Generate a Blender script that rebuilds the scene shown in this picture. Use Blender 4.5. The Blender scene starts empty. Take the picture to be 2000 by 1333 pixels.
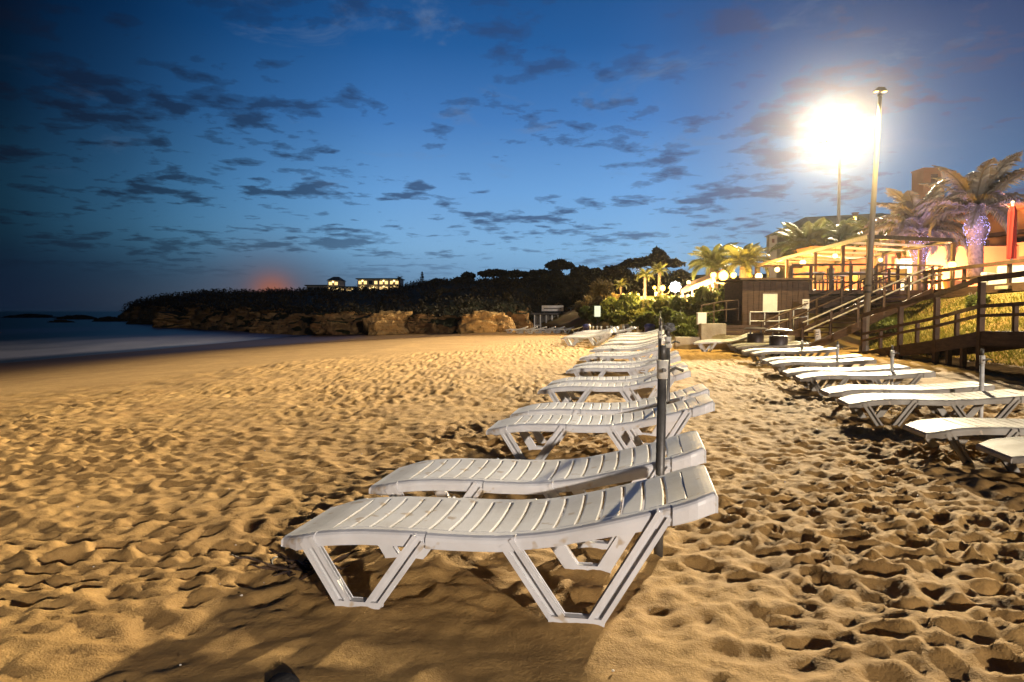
import bpy, bmesh, math, random
import numpy as np
from mathutils import Vector, Matrix, Euler

random.seed(7); RNG = np.random.RandomState(7)
R = math.radians
scene = bpy.context.scene
C = scene.collection

# ------------------------------------------------------------------ camera
F, HY, CAMZ = 1380.0, 608.0, 1.30          # focal length and horizon row in pixels of the 2000 px photograph, eye height
PITCH = math.atan((666.5 - HY) / F)
cd = bpy.data.cameras.new('camera'); cam = bpy.data.objects.new('camera', cd); C.objects.link(cam)
cd.sensor_width = 36.0; cd.lens = 36.0 * F / 2000.0; cd.clip_start = 0.05; cd.clip_end = 20000
cam.location = (0, 0, CAMZ); cam.rotation_euler = (math.pi / 2 - PITCH, 0, 0)
scene.camera = cam
cp, sp = math.cos(PITCH), math.sin(PITCH)

def at(px, py, Y):
    """world point at depth Y that the photograph shows at (px, py)"""
    a, b = px - 1000.0, 666.5 - py
    d = Vector((a, F * cp + b * sp, -F * sp + b * cp))
    d *= Y / d.y
    return Vector((d.x, d.y, CAMZ + d.z))

# ------------------------------------------------------------------ render / exposure
scene.render.engine = 'CYCLES'
scene.view_settings.view_transform = 'Standard'
scene.view_settings.look = 'None'
scene.view_settings.exposure = 0.0
scene.view_settings.gamma = 1.0
try:
    scene.cycles.use_denoising = True
    scene.cycles.denoiser = 'OPENIMAGEDENOISE'
except Exception:
    pass
scene.cycles.max_bounces = 5
scene.cycles.diffuse_bounces = 2
scene.cycles.glossy_bounces = 2
scene.cycles.transparent_max_bounces = 6
scene.cycles.volume_bounces = 0
scene.cycles.sample_clamp_indirect = 4.0
scene.cycles.use_light_tree = True

# ------------------------------------------------------------------ sky (dusk)
W = bpy.data.worlds.new('World'); scene.world = W; W.use_nodes = True

class NT:
    """short hand for building node trees"""
    def __init__(s, tree):
        s.t = tree; tree.nodes.clear()
    def n(s, kind, **kw):
        nd = s.t.nodes.new(kind)
        ins = kw.pop('ins', {})
        for k, v in kw.items(): setattr(nd, k, v)
        for k, v in ins.items():
            if isinstance(v, bpy.types.NodeSocket): s.t.links.new(v, nd.inputs[k])
            else: nd.inputs[k].default_value = v
        return nd
    def m(s, op, a, b=0.0, c=0.0, clamp=False):
        nd = s.t.nodes.new('ShaderNodeMath'); nd.operation = op; nd.use_clamp = clamp
        for i, v in enumerate((a, b, c)):
            if isinstance(v, bpy.types.NodeSocket): s.t.links.new(v, nd.inputs[i])
            else: nd.inputs[i].default_value = v
        return nd.outputs[0]
    def mix(s, f, a, b, mode='MIX'):
        nd = s.t.nodes.new('ShaderNodeMix'); nd.data_type = 'RGBA'; nd.blend_type = mode
        for i, v in ((0, f), (6, a), (7, b)):
            if isinstance(v, bpy.types.NodeSocket): s.t.links.new(v, nd.inputs[i])
            else: nd.inputs[i].default_value = v if i == 0 or len(v) == 4 else (*v, 1)
        return nd.outputs[2]
    def ramp(s, f, stops, ease='EASE'):
        nd = s.t.nodes.new('ShaderNodeValToRGB'); cr = nd.color_ramp; cr.interpolation = ease
        while len(cr.elements) < len(stops): cr.elements.new(0.5)
        for e, (p, c) in zip(cr.elements, stops):
            e.position = p; e.color = (c, c, c, 1) if isinstance(c, (int, float)) else (*c[:3], 1)
        s.t.links.new(f, nd.inputs[0]); return nd.outputs[0]
    def noise(s, vec, scale, detail=4, rough=0.55, dist=0.0, dims='3D'):
        nd = s.n('ShaderNodeTexNoise', noise_dimensions=dims, ins={'Scale': scale, 'Detail': detail, 'Roughness': rough, 'Distortion': dist})
        if vec is not None: s.t.links.new(vec, nd.inputs['Vector'])
        return nd.outputs['Fac']
    def link(s, a, b): s.t.links.new(a, b)

def build_sky():
    g = NT(W.node_tree)
    tc = g.n('ShaderNodeTexCoord').outputs['Generated']
    sx = g.n('ShaderNodeSeparateXYZ', ins={0: tc})
    x, y, z = sx.outputs[0], sx.outputs[1], sx.outputs[2]
    el = g.m('DIVIDE', g.m('ARCSINE', g.m('MAXIMUM', z, 0.0)), math.pi / 2)          # 0 horizon .. 1 zenith
    az = g.m('DIVIDE', g.m('ARCTAN2', x, y), math.pi)                               # 0 ahead, -0.2 = frame's seaward edge
    base = g.ramp(el, [(0.0, (0.165, 0.29, 0.45)), (0.055, (0.215, 0.43, 0.69)), (0.105, (0.145, 0.345, 0.67)), (0.165, (0.058, 0.195, 0.49)),
                       (0.225, (0.017, 0.105, 0.32)), (0.30, (0.007, 0.055, 0.19)), (0.5, (0.010, 0.042, 0.145)), (1.0, (0.009, 0.036, 0.125))], 'LINEAR')
    # dusk brightness round the compass: glow ahead, night over the sea
    azu = g.m('MULTIPLY_ADD', az, 0.5, 0.5)
    fall = g.ramp(azu, [(0.0, 0.18), (0.30, 0.05), (0.375, 0.02), (0.40, 0.045), (0.421, 0.27), (0.445, 0.68), (0.471, 1.0), (0.5, 1.05), (0.53, 1.12), (0.56, 0.78), (0.61, 0.37), (0.75, 0.26), (1.0, 0.18)], 'LINEAR')
    sky = g.mix(1.0, base, fall, 'MULTIPLY')
    sky = g.mix(1.0, sky, g.ramp(azu, [(0.0, (0.6, 0.9, 1.0)), (0.40, (0.34, 0.72, 0.86)), (0.43, (0.62, 0.9, 0.96)), (0.48, (1, 1, 1))], 'LINEAR'), 'MULTIPLY')
    teal = g.ramp(azu, [(0.0, 0.0), (0.38, 1.0), (0.47, 0.0)], 'LINEAR')
    lowteal = g.m('MULTIPLY', teal, g.ramp(el, [(0.0, 0.0), (0.03, 0.2), (0.09, 1.0), (0.16, 0.2), (0.25, 0.0)]))
    sky = g.mix(lowteal, sky, (0.004, 0.018, 0.030), 'ADD')
    # mauve tint towards the town lights
    town = g.ramp(azu, [(0.0, 0.0), (0.52, 0.0), (0.60, 1.0), (0.75, 0.4), (1.0, 0.0)], 'LINEAR')
    sky = g.mix(g.m('MULTIPLY', town, 0.75), sky, (0.034, 0.016, 0.014), 'ADD')
    # dark haze bank low over the sea
    bank = g.m('MULTIPLY', g.ramp(el, [(0.0, 1.0), (0.02, 0.85), (0.075, 0.0)]), g.ramp(azu, [(0.36, 0.9), (0.41, 0.85), (0.44, 0.6), (0.475, 0.25), (0.53, 0.0)], 'LINEAR'))
    sky = g.mix(bank, sky, (0.0055, 0.012, 0.032))
    # afterglow behind the headland
    da = g.m('DIVIDE', g.m('SUBTRACT', az, R(-18.7) / math.pi), 0.0075)
    de = g.m('DIVIDE', g.m('SUBTRACT', el, 0.0165), 0.0135)
    r2 = g.m('ADD', g.m('MULTIPLY', da, da), g.m('MULTIPLY', de, de))
    glow = g.m('EXPONENT', g.m('MULTIPLY', r2, -1.0))
    glow2 = g.m('EXPONENT', g.m('MULTIPLY', r2, -0.13))
    wa = g.m('DIVIDE', g.m('SUBTRACT', az, R(-17.0) / math.pi), 0.055); we = g.m('DIVIDE', el, 0.030)
    band = g.m('EXPONENT', g.m('MULTIPLY', g.m('ADD', g.m('MULTIPLY', wa, wa), g.m('MULTIPLY', we, we)), -1.0))
    sky = g.mix(g.m('MULTIPLY', band, 0.55), sky, (0.115, 0.100, 0.115))
    sky = g.mix(g.m('MULTIPLY', glow2, 0.6), sky, (0.12, 0.10, 0.125))
    sky = g.mix(g.m('MULTIPLY', glow, 0.75), sky, (0.42, 0.125, 0.05))
    # broken dusk clouds on a flat layer
    zz = g.m('ADD', g.m('MAXIMUM', z, 0.0), 0.095)
    u, v = g.m('DIVIDE', x, zz), g.m('DIVIDE', y, zz)
    vec = g.n('ShaderNodeCombineXYZ', ins={0: u, 1: v, 2: 8.1}).outputs[0]
    n1 = g.noise(vec, 6.0, 7, 0.56, 0.15)
    n2 = g.noise(vec, 1.25, 3, 0.5)
    wob = g.m('ADD', n1, g.m('MULTIPLY', g.m('SUBTRACT', n2, 0.5), 0.75))
    cov = g.m('ADD', wob, g.ramp(azu, [(0.36, 0.05), (0.44, 0.035), (0.49, -0.015), (0.54, 0.02), (0.62, 0.06)], 'LINEAR'))
    cov = g.m('SUBTRACT', cov, 0.012)
    dens = g.ramp(cov, [(0.54, 0.0), (0.60, 0.5), (0.69, 1.0)])
    hi = g.ramp(el, [(0.02, 0.0), (0.05, 0.75), (0.08, 1.0), (0.15, 0.95), (0.20, 0.75), (0.27, 0.62), (0.40, 0.4)])
    dens = g.m('MULTIPLY', dens, hi)
    ccol = g.mix(town, (0.016, 0.025, 0.062), (0.075, 0.066, 0.115))
    ccol = g.mix(1.0, ccol, g.ramp(azu, [(0.30, 0.12), (0.39, 0.22), (0.44, 0.55), (0.49, 1.7), (0.54, 1.9), (0.66, 1.0), (0.9, 0.3)], 'LINEAR'), 'MULTIPLY')
    sky = g.mix(g.m('MULTIPLY', dens, 0.74), sky, ccol)
    # thin pale wisps higher up
    vec2 = g.n('ShaderNodeCombineXYZ', ins={0: u, 1: v, 2: 11.3}).outputs[0]
    n3 = g.noise(vec2, 2.3, 6, 0.62, 0.5)
    wisp = g.m('MULTIPLY', g.ramp(n3, [(0.56, 0.0), (0.74, 1.0)]), g.ramp(el, [(0.08, 0.0), (0.15, 0.7), (0.5, 0.9)]))
    sky = g.mix(g.m('MULTIPLY', wisp, g.m('MULTIPLY', fall, 0.6)), sky, (0.16, 0.23, 0.36))
    bg = g.n('ShaderNodeBackground', ins={'Color': sky, 'Strength': SKY})
    g.n('ShaderNodeOutputWorld', ins={'Surface': bg.outputs[0]})
SKY = 1.0
build_sky()

# strengths of the floodlights (used by their builders further down)
FLOOD_POWER = 15500.0
FLOOD2_POWER = 31000.0

# ------------------------------------------------------------------ materials
MATS = {}
def mat(name, col, col2=None, rough=0.6, scale=6.0, detail=5, bump=0.0, bscale=None, metal=0.0, spec=0.4, lo=0.35, hi=0.65, trans=0.0, coord='Object', stretch=(1, 1, 1), speck=None):
    if name in MATS: return MATS[name]
    m = bpy.data.materials.new(name); m.use_nodes = True; g = NT(m.node_tree)
    tc = g.n('ShaderNodeTexCoord').outputs[coord]
    mp = g.n('ShaderNodeMapping', ins={'Vector': tc, 'Scale': stretch}).outputs[0]
    c2 = col2 or tuple(c * 0.72 for c in col)
    nz = g.noise(mp, scale, detail)
    colr = g.mix(g.ramp(nz, [(lo, 0.0), (hi, 1.0)], 'LINEAR'), col, c2)
    if speck:
        s2 = g.noise(mp, speck[0], 2); colr = g.mix(g.ramp(s2, [(speck[1], 0.0), (speck[1] + 0.06, 1.0)], 'LINEAR'), colr, speck[2])
    b = g.n('ShaderNodeBsdfPrincipled', ins={'Base Color': colr, 'Metallic': metal, 'Specular IOR Level': spec})
    g.link(g.m('MULTIPLY_ADD', nz, 0.22, rough - 0.11), b.inputs['Roughness'])
    if bump:
        bn = g.n('ShaderNodeBump', ins={'Strength': bump, 'Distance': 0.02, 'Height': g.noise(mp, bscale or scale * 4, 5)})
        g.link(bn.outputs[0], b.inputs['Normal'])
    if trans:
        tr = g.n('ShaderNodeBsdfTranslucent', ins={'Color': colr})
        ms = g.n('ShaderNodeMixShader', ins={0: trans, 1: b.outputs[0], 2: tr.outputs[0]})
        g.n('ShaderNodeOutputMaterial', ins={'Surface': ms.outputs[0]})
    else:
        g.n('ShaderNodeOutputMaterial', ins={'Surface': b.outputs[0]})
    MATS[name] = m; return m
def emit(name, col, strength):
    if name in MATS: return MATS[name]
    m = bpy.data.materials.new(name); m.use_nodes = True; g = NT(m.node_tree)
    tc = g.n('ShaderNodeTexCoord').outputs['Object']
    k = g.m('MULTIPLY_ADD', g.noise(tc, 3.0, 2), 0.4 * strength, 0.8 * strength)
    e = g.n('ShaderNodeEmission', ins={'Color': (*col, 1), 'Strength': k})
    g.n('ShaderNodeOutputMaterial', ins={'Surface': e.outputs[0]})
    MATS[name] = m; return m

def sand_material():
    m = bpy.data.materials.new('sand'); m.use_nodes = True; g = NT(m.node_tree)
    tc = g.n('ShaderNodeTexCoord').outputs['Object']
    sx = g.n('ShaderNodeSeparateXYZ', ins={0: tc})
    big = g.noise(tc, 0.9, 4); fine = g.noise(tc, 38.0, 4, 0.7); grain = g.noise(tc, 420.0, 2)
    col = g.mix(g.ramp(big, [(0.3, 0.0), (0.7, 1.0)]), (0.47, 0.290, 0.100), (0.36, 0.212, 0.070))
    col = g.mix(g.m('MULTIPLY', g.ramp(fine, [(0.40, 0.0), (0.66, 1.0)]), 0.35), col, (0.20, 0.115, 0.036))
    col = g.mix(g.m('MULTIPLY', g.ramp(grain, [(0.60, 0.0), (0.68, 1.0)]), 0.35), col, (0.60, 0.47, 0.31))
    mid = g.noise(tc, 5.5, 5, 0.62, 0.4)
    col = g.mix(g.m('MULTIPLY', g.ramp(mid, [(0.42, 0.0), (0.62, 1.0)]), 0.45), col, (0.25, 0.145, 0.050))
    at_ = g.n('ShaderNodeAttribute', attribute_name='wet').outputs['Fac']
    col = g.mix(at_, col, (0.055, 0.026, 0.008))
    b = g.n('ShaderNodeBsdfPrincipled', ins={'Base Color': col, 'Specular IOR Level': 0.25})
    g.link(g.m('MULTIPLY_ADD', at_, -0.48, 0.93), b.inputs['Roughness'])
    dry = g.m('SUBTRACT', 1.0, at_)
    h = g.m('ADD', g.m('MULTIPLY', fine, 0.55), g.m('MULTIPLY', g.noise(tc, 120.0, 3), 0.30))
    bn = g.n('ShaderNodeBump', ins={'Distance': 0.016, 'Height': h}); g.link(g.m('MULTIPLY_ADD', dry, 0.55, 0.05), bn.inputs['Strength'])
    g.link(bn.outputs[0], b.inputs['Normal'])
    g.n('ShaderNodeOutputMaterial', ins={'Surface': b.outputs[0]})
    return m

def sea_material():
    m = bpy.data.materials.new('sea'); m.use_nodes = True; g = NT(m.node_tree)
    tc = g.n('ShaderNodeTexCoord').outputs['Object']
    sx = g.n('ShaderNodeSeparateXYZ', ins={0: tc})
    at_ = g.n('ShaderNodeAttribute', attribute_name='foam').outputs['Fac']
    mp = g.n('ShaderNodeMapping', ins={'Vector': tc, 'Scale': (0.16, 0.030, 1)}).outputs[0]
    n = g.noise(mp, 1.0, 5, 0.55, 0.3)
    f = g.m('MULTIPLY', at_, g.ramp(n, [(0.30, 0.25), (0.62, 1.0)]), clamp=True)
    water = g.n('ShaderNodeBsdfPrincipled', ins={'Base Color': (0.003, 0.008, 0.016, 1), 'Roughness': 0.32, 'IOR': 1.33})
    bn = g.n('ShaderNodeBump', ins={'Strength': 0.35, 'Distance': 0.5, 'Height': g.noise(mp, 5.0, 5)}); g.link(bn.outputs[0], water.inputs['Normal'])
    foam = g.n('ShaderNodeBsdfPrincipled', ins={'Base Color': (0.40, 0.41, 0.52, 1), 'Roughness': 0.7})
    ms = g.n('ShaderNodeMixShader', ins={0: f, 1: water.outputs[0], 2: foam.outputs[0]})
    g.n('ShaderNodeOutputMaterial', ins={'Surface': ms.outputs[0]})
    return m

def rock_material(name, a, b_, dark, green=0.0):
    m = bpy.data.materials.new(name); m.use_nodes = True; g = NT(m.node_tree)
    tc = g.n('ShaderNodeTexCoord').outputs['Object']
    mp = g.n('ShaderNodeMapping', ins={'Vector': tc, 'Scale': (0.35, 0.35, 2.2)}).outputs[0]
    st = g.noise(mp, 1.3, 6, 0.6, 0.6); bl = g.noise(tc, 1.6, 6, 0.65)
    col = g.mix(g.ramp(st, [(0.35, 0.0), (0.65, 1.0)]), a, b_)
    col = g.mix(g.ramp(bl, [(0.50, 0.0), (0.68, 0.85)]), col, dark)
    if green:
        geo = g.n('ShaderNodeNewGeometry'); nz = g.n('ShaderNodeSeparateXYZ', ins={0: geo.outputs['Normal']}).outputs[2]
        up = g.ramp(g.m('ADD', nz, g.m('MULTIPLY', g.m('SUBTRACT', bl, 0.5), 0.5)), [(0.50, 0.0), (0.66, 1.0)])
        col = g.mix(g.m('MULTIPLY', up, green), col, (0.022, 0.024, 0.010))
    b = g.n('ShaderNodeBsdfPrincipled', ins={'Base Color': col, 'Roughness': 0.92, 'Specular IOR Level': 0.2})
    bn = g.n('ShaderNodeBump', ins={'Strength': 0.9, 'Distance': 0.25, 'Height': g.m('ADD', st, g.noise(tc, 5.0, 6))}); g.link(bn.outputs[0], b.inputs['Normal'])
    g.n('ShaderNodeOutputMaterial', ins={'Surface': b.outputs[0]})
    return m

M = dict(
    sand=sand_material(), sea=sea_material(),
    cliff=rock_material('cliff_rock', (0.30, 0.19, 0.085), (0.20, 0.105, 0.045), (0.06, 0.042, 0.022), 1.0),
    rock=rock_material('beach_rock', (0.52, 0.34, 0.15), (0.40, 0.23, 0.09), (0.14, 0.09, 0.04), 0.35),
    reef=rock_material('reef_rock', (0.03, 0.028, 0.022), (0.02, 0.018, 0.014), (0.01, 0.01, 0.009)),
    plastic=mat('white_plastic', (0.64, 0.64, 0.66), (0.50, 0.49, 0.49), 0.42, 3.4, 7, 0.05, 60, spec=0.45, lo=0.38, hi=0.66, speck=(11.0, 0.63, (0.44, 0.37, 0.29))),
    plastic_shaded=mat('shaded_plastic', (0.36, 0.34, 0.30), (0.25, 0.225, 0.19), 0.66, 4.0, 6, 0.05, 60, spec=0.18, speck=(18.0, 0.68, (0.44, 0.37, 0.28))),  # white plastic with the shade over the ramp row put into its colour
    steel=mat('galvanised_steel', (0.13, 0.125, 0.12), (0.075, 0.07, 0.065), 0.5, 14, metal=0.55),
    sleeve=mat('pvc_sleeve', (0.62, 0.61, 0.58), (0.42, 0.40, 0.36), 0.5, 12),
    wood=mat('brown_timber', (0.070, 0.033, 0.016), (0.036, 0.017, 0.009), 0.7, 3.0, 6, 0.3, 20, stretch=(1, 1, 6)),
    timber=mat('rail_timber', (0.095, 0.050, 0.026), (0.048, 0.025, 0.013), 0.7, 4.0, 6, 0.3, 20),
    dark_metal=mat('dark_metal', (0.05, 0.042, 0.036), (0.03, 0.025, 0.022), 0.5, 9, metal=0.4),
    pole=mat('pole_paint', (0.20, 0.17, 0.14), (0.13, 0.11, 0.09), 0.5, 4, stretch=(1, 1, 0.3)),
    concrete=mat('concrete', (0.40, 0.35, 0.27), (0.27, 0.22, 0.16), 0.85, 2.2, 6, 0.4, 18, speck=(4.0, 0.66, (0.18, 0.14, 0.10))),
    orange_wall=mat('terracotta_render', (0.62, 0.30, 0.17), (0.54, 0.25, 0.14), 0.85, 0.7, 5, 0.15, 14),
    pale_wall=mat('pale_render', (0.62, 0.58, 0.50), (0.50, 0.46, 0.40), 0.85, 1.2, 5, 0.15, 14),
    trim=mat('dark_trim', (0.22, 0.12, 0.10), (0.16, 0.085, 0.07), 0.8, 2),
    roof=mat('grey_roof', (0.13, 0.13, 0.10), (0.09, 0.09, 0.07), 0.9, 2.0, 5, 0.4, 10),
    glass=mat('window_glass', (0.05, 0.045, 0.05), (0.03, 0.03, 0.035), 0.15, 1.0, spec=0.6),
    canvas=mat('cream_canvas', (0.70, 0.63, 0.48), (0.60, 0.53, 0.40), 0.8, 2.0, trans=0.3),
    white=mat('white_paint', (0.78, 0.77, 0.74), (0.66, 0.64, 0.60), 0.55, 5),
    paper=mat('notice_paper', (0.72, 0.66, 0.56), (0.62, 0.56, 0.47), 0.8, 9),
    ink=mat('notice_ink', (0.08, 0.06, 0.06), None, 0.8, 9),
    red=mat('red_canvas', (0.26, 0.010, 0.008), (0.17, 0.007, 0.006), 0.8, 5, stretch=(1, 1, 0.2)),
    blue=mat('blue_plastic', (0.05, 0.07, 0.30), (0.04, 0.05, 0.2), 0.5, 5),
    bin=mat('bin_metal', (0.075, 0.06, 0.06), (0.045, 0.036, 0.036), 0.5, 7, metal=0.2),
    bark=mat('bark', (0.10, 0.072, 0.05), (0.05, 0.036, 0.026), 0.9, 6, 6, 0.8, 18),
    palm_bark=mat('palm_bark', (0.22, 0.165, 0.12), (0.11, 0.08, 0.06), 0.9, 7, 6, 0.9, 16),
    pine=mat('pine_foliage', (0.050, 0.044, 0.024), (0.030, 0.026, 0.015), 0.8, 1.5, trans=0.15),
    scrub=mat('scrub_foliage', (0.030, 0.024, 0.013), (0.017, 0.014, 0.008), 0.8, 0.8, trans=0.15),
    leaf=mat('shrub_leaf', (0.15, 0.17, 0.035), (0.075, 0.095, 0.022), 0.6, 2.0, trans=0.3),
    dry=mat('dry_leaf', (0.16, 0.12, 0.05), (0.10, 0.07, 0.03), 0.7, 2.0, trans=0.3),
    silver=mat('silver_palm_leaf', (0.22, 0.20, 0.19), (0.12, 0.11, 0.10), 0.5, 1.4, trans=0.2),
    frond=mat('palm_leaf', (0.125, 0.135, 0.045), (0.075, 0.085, 0.030), 0.5, 1.4, trans=0.25),
    grass=mat('grass_blade', (0.27, 0.235, 0.045), (0.17, 0.165, 0.032), 0.7, 1.5, trans=0.3),
    bank=mat('bank_soil', (0.20, 0.155, 0.045), (0.24, 0.13, 0.045), 0.95, 0.8, 6, 0.6, 8),
    paving=mat('promenade_paving', (0.38, 0.30, 0.21), (0.28, 0.22, 0.15), 0.85, 1.2, 5, 0.2, 10),
    weed=mat('dry_seaweed', (0.05, 0.026, 0.012), (0.02, 0.011, 0.007), 0.7, 8),
    shell=mat('shell', (0.72, 0.66, 0.55), (0.55, 0.48, 0.38), 0.5, 20),
    stone=mat('dark_stone', (0.02, 0.018, 0.017), (0.012, 0.011, 0.01), 0.8, 10, 5, 0.5),
    lens=emit('flood_lens', (1.0, 0.93, 0.82), 70.0),
    bulb=emit('warm_bulb', (1.0, 0.72, 0.28), 5.0),
    sodium=emit('sodium_bulb', (1.0, 0.56, 0.10), 9.0),
    ledw=emit('white_led', (0.95, 0.97, 1.0), 6.0),
    fairy=emit('violet_fairy_light', (0.55, 0.48, 1.0), 2.6),
    lit=emit('lit_window', (1.0, 0.66, 0.26), 1.6),
    litw=emit('lit_doorway', (1.0, 0.86, 0.52), 2.4),
    litsign=emit('backlit_sign', (0.93, 0.95, 0.62), 1.1),
)

# ------------------------------------------------------------------ mesh helpers
class MB:
    """collects shapes, then links them as ONE mesh object"""
    def __init__(s): s.v, s.f = [], []
    def add(s, vs, fs):
        o = len(s.v); s.v += [tuple(v) for v in vs]; s.f += [tuple(i + o for i in f) for f in fs]; return s
    def box(s, x0, x1, y0, y1, z0, z1):
        return s.add([(x0, y0, z0), (x1, y0, z0), (x1, y1, z0), (x0, y1, z0), (x0, y0, z1), (x1, y0, z1), (x1, y1, z1), (x0, y1, z1)],
                     [(0, 3, 2, 1), (4, 5, 6, 7), (0, 1, 5, 4), (1, 2, 6, 5), (2, 3, 7, 6), (3, 0, 4, 7)])
    def bar(s, a, b, w, h, up=(0, 0, 1)):
        """rectangular bar from a to b: w across, h along up"""
        a, b = Vector(a), Vector(b); d = (b - a).normalized(); u = Vector(up)
        if abs(d.dot(u)) > 0.98: u = Vector((0, 1, 0))
        sd = d.cross(u).normalized(); u = sd.cross(d).normalized()
        vs = [p + sd * (i * w / 2) + u * (j * h / 2) for p in (a, b) for i, j in ((-1, -1), (1, -1), (1, 1), (-1, 1))]
        return s.add(vs, [(3, 2, 1, 0), (4, 5, 6, 7), (0, 1, 5, 4), (1, 2, 6, 5), (2, 3, 7, 6), (3, 0, 4, 7)])
    def tube(s, pts, rad, n=10, cap=True):
        pts = [Vector(p) for p in pts]; rad = rad if isinstance(rad, (list, tuple)) else [rad] * len(pts)
        vs, fs = [], []
        for i, p in enumerate(pts):
            d = (pts[min(i + 1, len(pts) - 1)] - pts[max(i - 1, 0)]).normalized()
            a = d.cross(Vector((0, 0, 1)));  a = a.normalized() if a.length > 1e-3 else Vector((1, 0, 0)); b = d.cross(a)
            vs += [p + (a * math.cos(2 * math.pi * k / n) + b * math.sin(2 * math.pi * k / n)) * rad[i] for k in range(n)]
        for i in range(len(pts) - 1):
            for k in range(n): fs.append((i * n + k, i * n + (k + 1) % n, (i + 1) * n + (k + 1) % n, (i + 1) * n + k))
        if cap: fs += [tuple(range(n))[::-1], tuple(range((len(pts) - 1) * n, len(pts) * n))]
        return s.add(vs, fs)
    def lathe(s, prof, n=16, c=(0, 0, 0)):
        """prof: (radius, z) pairs"""
        return s.tube([(c[0], c[1], c[2] + z + i * 1e-6) for i, (r, z) in enumerate(prof)], [max(r, 1e-4) for r, z in prof], n)
    def ball(s, c, r, n=8, m=6, sq=1.0):
        vs, fs = [(c[0], c[1], c[2] + r * sq)], []
        for i in range(1, m):
            t = math.pi * i / m
            vs += [(c[0] + r * math.sin(t) * math.cos(2 * math.pi * k / n), c[1] + r * math.sin(t) * math.sin(2 * math.pi * k / n), c[2] + r * sq * math.cos(t)) for k in range(n)]
        vs.append((c[0], c[1], c[2] - r * sq))
        for k in range(n): fs.append((0, 1 + k, 1 + (k + 1) % n))
        for i in range(m - 2):
            for k in range(n): fs.append((1 + i * n + k, 1 + (i + 1) * n + k, 1 + (i + 1) * n + (k + 1) % n, 1 + i * n + (k + 1) % n))
        L = len(vs) - 1
        for k in range(n): fs.append((L, 1 + (m - 2) * n + (k + 1) % n, 1 + (m - 2) * n + k))
        return s.add(vs, fs)
    def mesh(s, name, smooth=False):
        me = bpy.data.meshes.new(name); me.from_pydata(s.v, [], s.f); me.update()
        if smooth: me.polygons.foreach_set('use_smooth', [True] * len(me.polygons))
        return me
    def build(s, name, m, parent=None, smooth=False, bevel=0.0):
        me = s.mesh(name, smooth); me.materials.append(m)
        return link(name, me, parent, bevel)
def link(name, me, parent=None, bevel=0.0):
    o = bpy.data.objects.new(name, me); C.objects.link(o)
    if parent is not None: o.parent = parent
    if bevel:
        b = o.modifiers.new('edge', 'BEVEL'); b.width = bevel; b.segments = 2; b.limit_method = 'ANGLE'
    return o
def tag(o, label=None, cat=None, group=None, kind=None):
    if label: o['label'] = label
    if cat: o['category'] = cat
    if group: o['group'] = group
    if kind: o['kind'] = kind
    return o
def empty(name, loc=(0, 0, 0), rz=0.0):
    o = bpy.data.objects.new(name, None); C.objects.link(o); o.location = loc; o.rotation_euler = (0, 0, rz); o.empty_display_size = 0.1
    return o
def thing(name, label, cat, loc=(0, 0, 0), rz=0.0, group=None):
    return tag(empty(name, loc, rz), label, cat, group)
def copy_tree(o, parent=None):
    c = o.copy(); C.objects.link(c); c.parent = parent
    for ch in o.children: copy_tree(ch, c)
    return c
def np_mesh(name, verts, faces, m, smooth=True):
    me = bpy.data.meshes.new(name)
    verts = np.asarray(verts, np.float32); faces = np.asarray(faces, np.int32); k = faces.shape[1]
    me.vertices.add(len(verts)); me.vertices.foreach_set('co', verts.ravel())
    me.loops.add(faces.size); me.loops.foreach_set('vertex_index', faces.ravel())
    me.polygons.add(len(faces)); me.polygons.foreach_set('loop_start', np.arange(0, faces.size, k, dtype=np.int32))
    me.polygons.foreach_set('loop_total', np.full(len(faces), k, np.int32))
    if smooth: me.polygons.foreach_set('use_smooth', np.ones(len(faces), bool))
    me.update(calc_edges=True); me.materials.append(m)
    return me
def grid_faces(nx, ny):
    i = np.arange(nx * ny).reshape(ny, nx)
    return np.stack([i[:-1, :-1], i[:-1, 1:], i[1:, 1:], i[1:, :-1]], -1).reshape(-1, 4)

# ------------------------------------------------------------------ numpy noise
def h2(ix, iy, seed):
    with np.errstate(over='ignore'):
        n = (ix.astype(np.int64) * 374761393 + iy.astype(np.int64) * 668265263 + seed * 974711) & 0x7fffffff
        n = ((n ^ (n >> 13)) * 1274126177) & 0x7fffffff
        n = ((n ^ (n >> 16)) * 668265263) & 0x7fffffff
    return ((n ^ (n >> 15)) & 0xffff) / 65535.0
def vnoise(x, y, seed=0):
    ix, iy = np.floor(x), np.floor(y); fx, fy = x - ix, y - iy
    fx, fy = fx * fx * (3 - 2 * fx), fy * fy * (3 - 2 * fy)
    a, b, c, d = h2(ix, iy, seed), h2(ix + 1, iy, seed), h2(ix, iy + 1, seed), h2(ix + 1, iy + 1, seed)
    return (a * (1 - fx) + b * fx) * (1 - fy) + (c * (1 - fx) + d * fx) * fy - 0.5
def fbm(x, y, seed=0, o=4, g=0.5):
    r, a = 0, 1.0
    for k in range(o):
        r = r + a * vnoise(x, y, seed + k * 17); x, y, a = x * 2.03 + 5.1, y * 2.03 + 1.7, a * g
    return r
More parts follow.
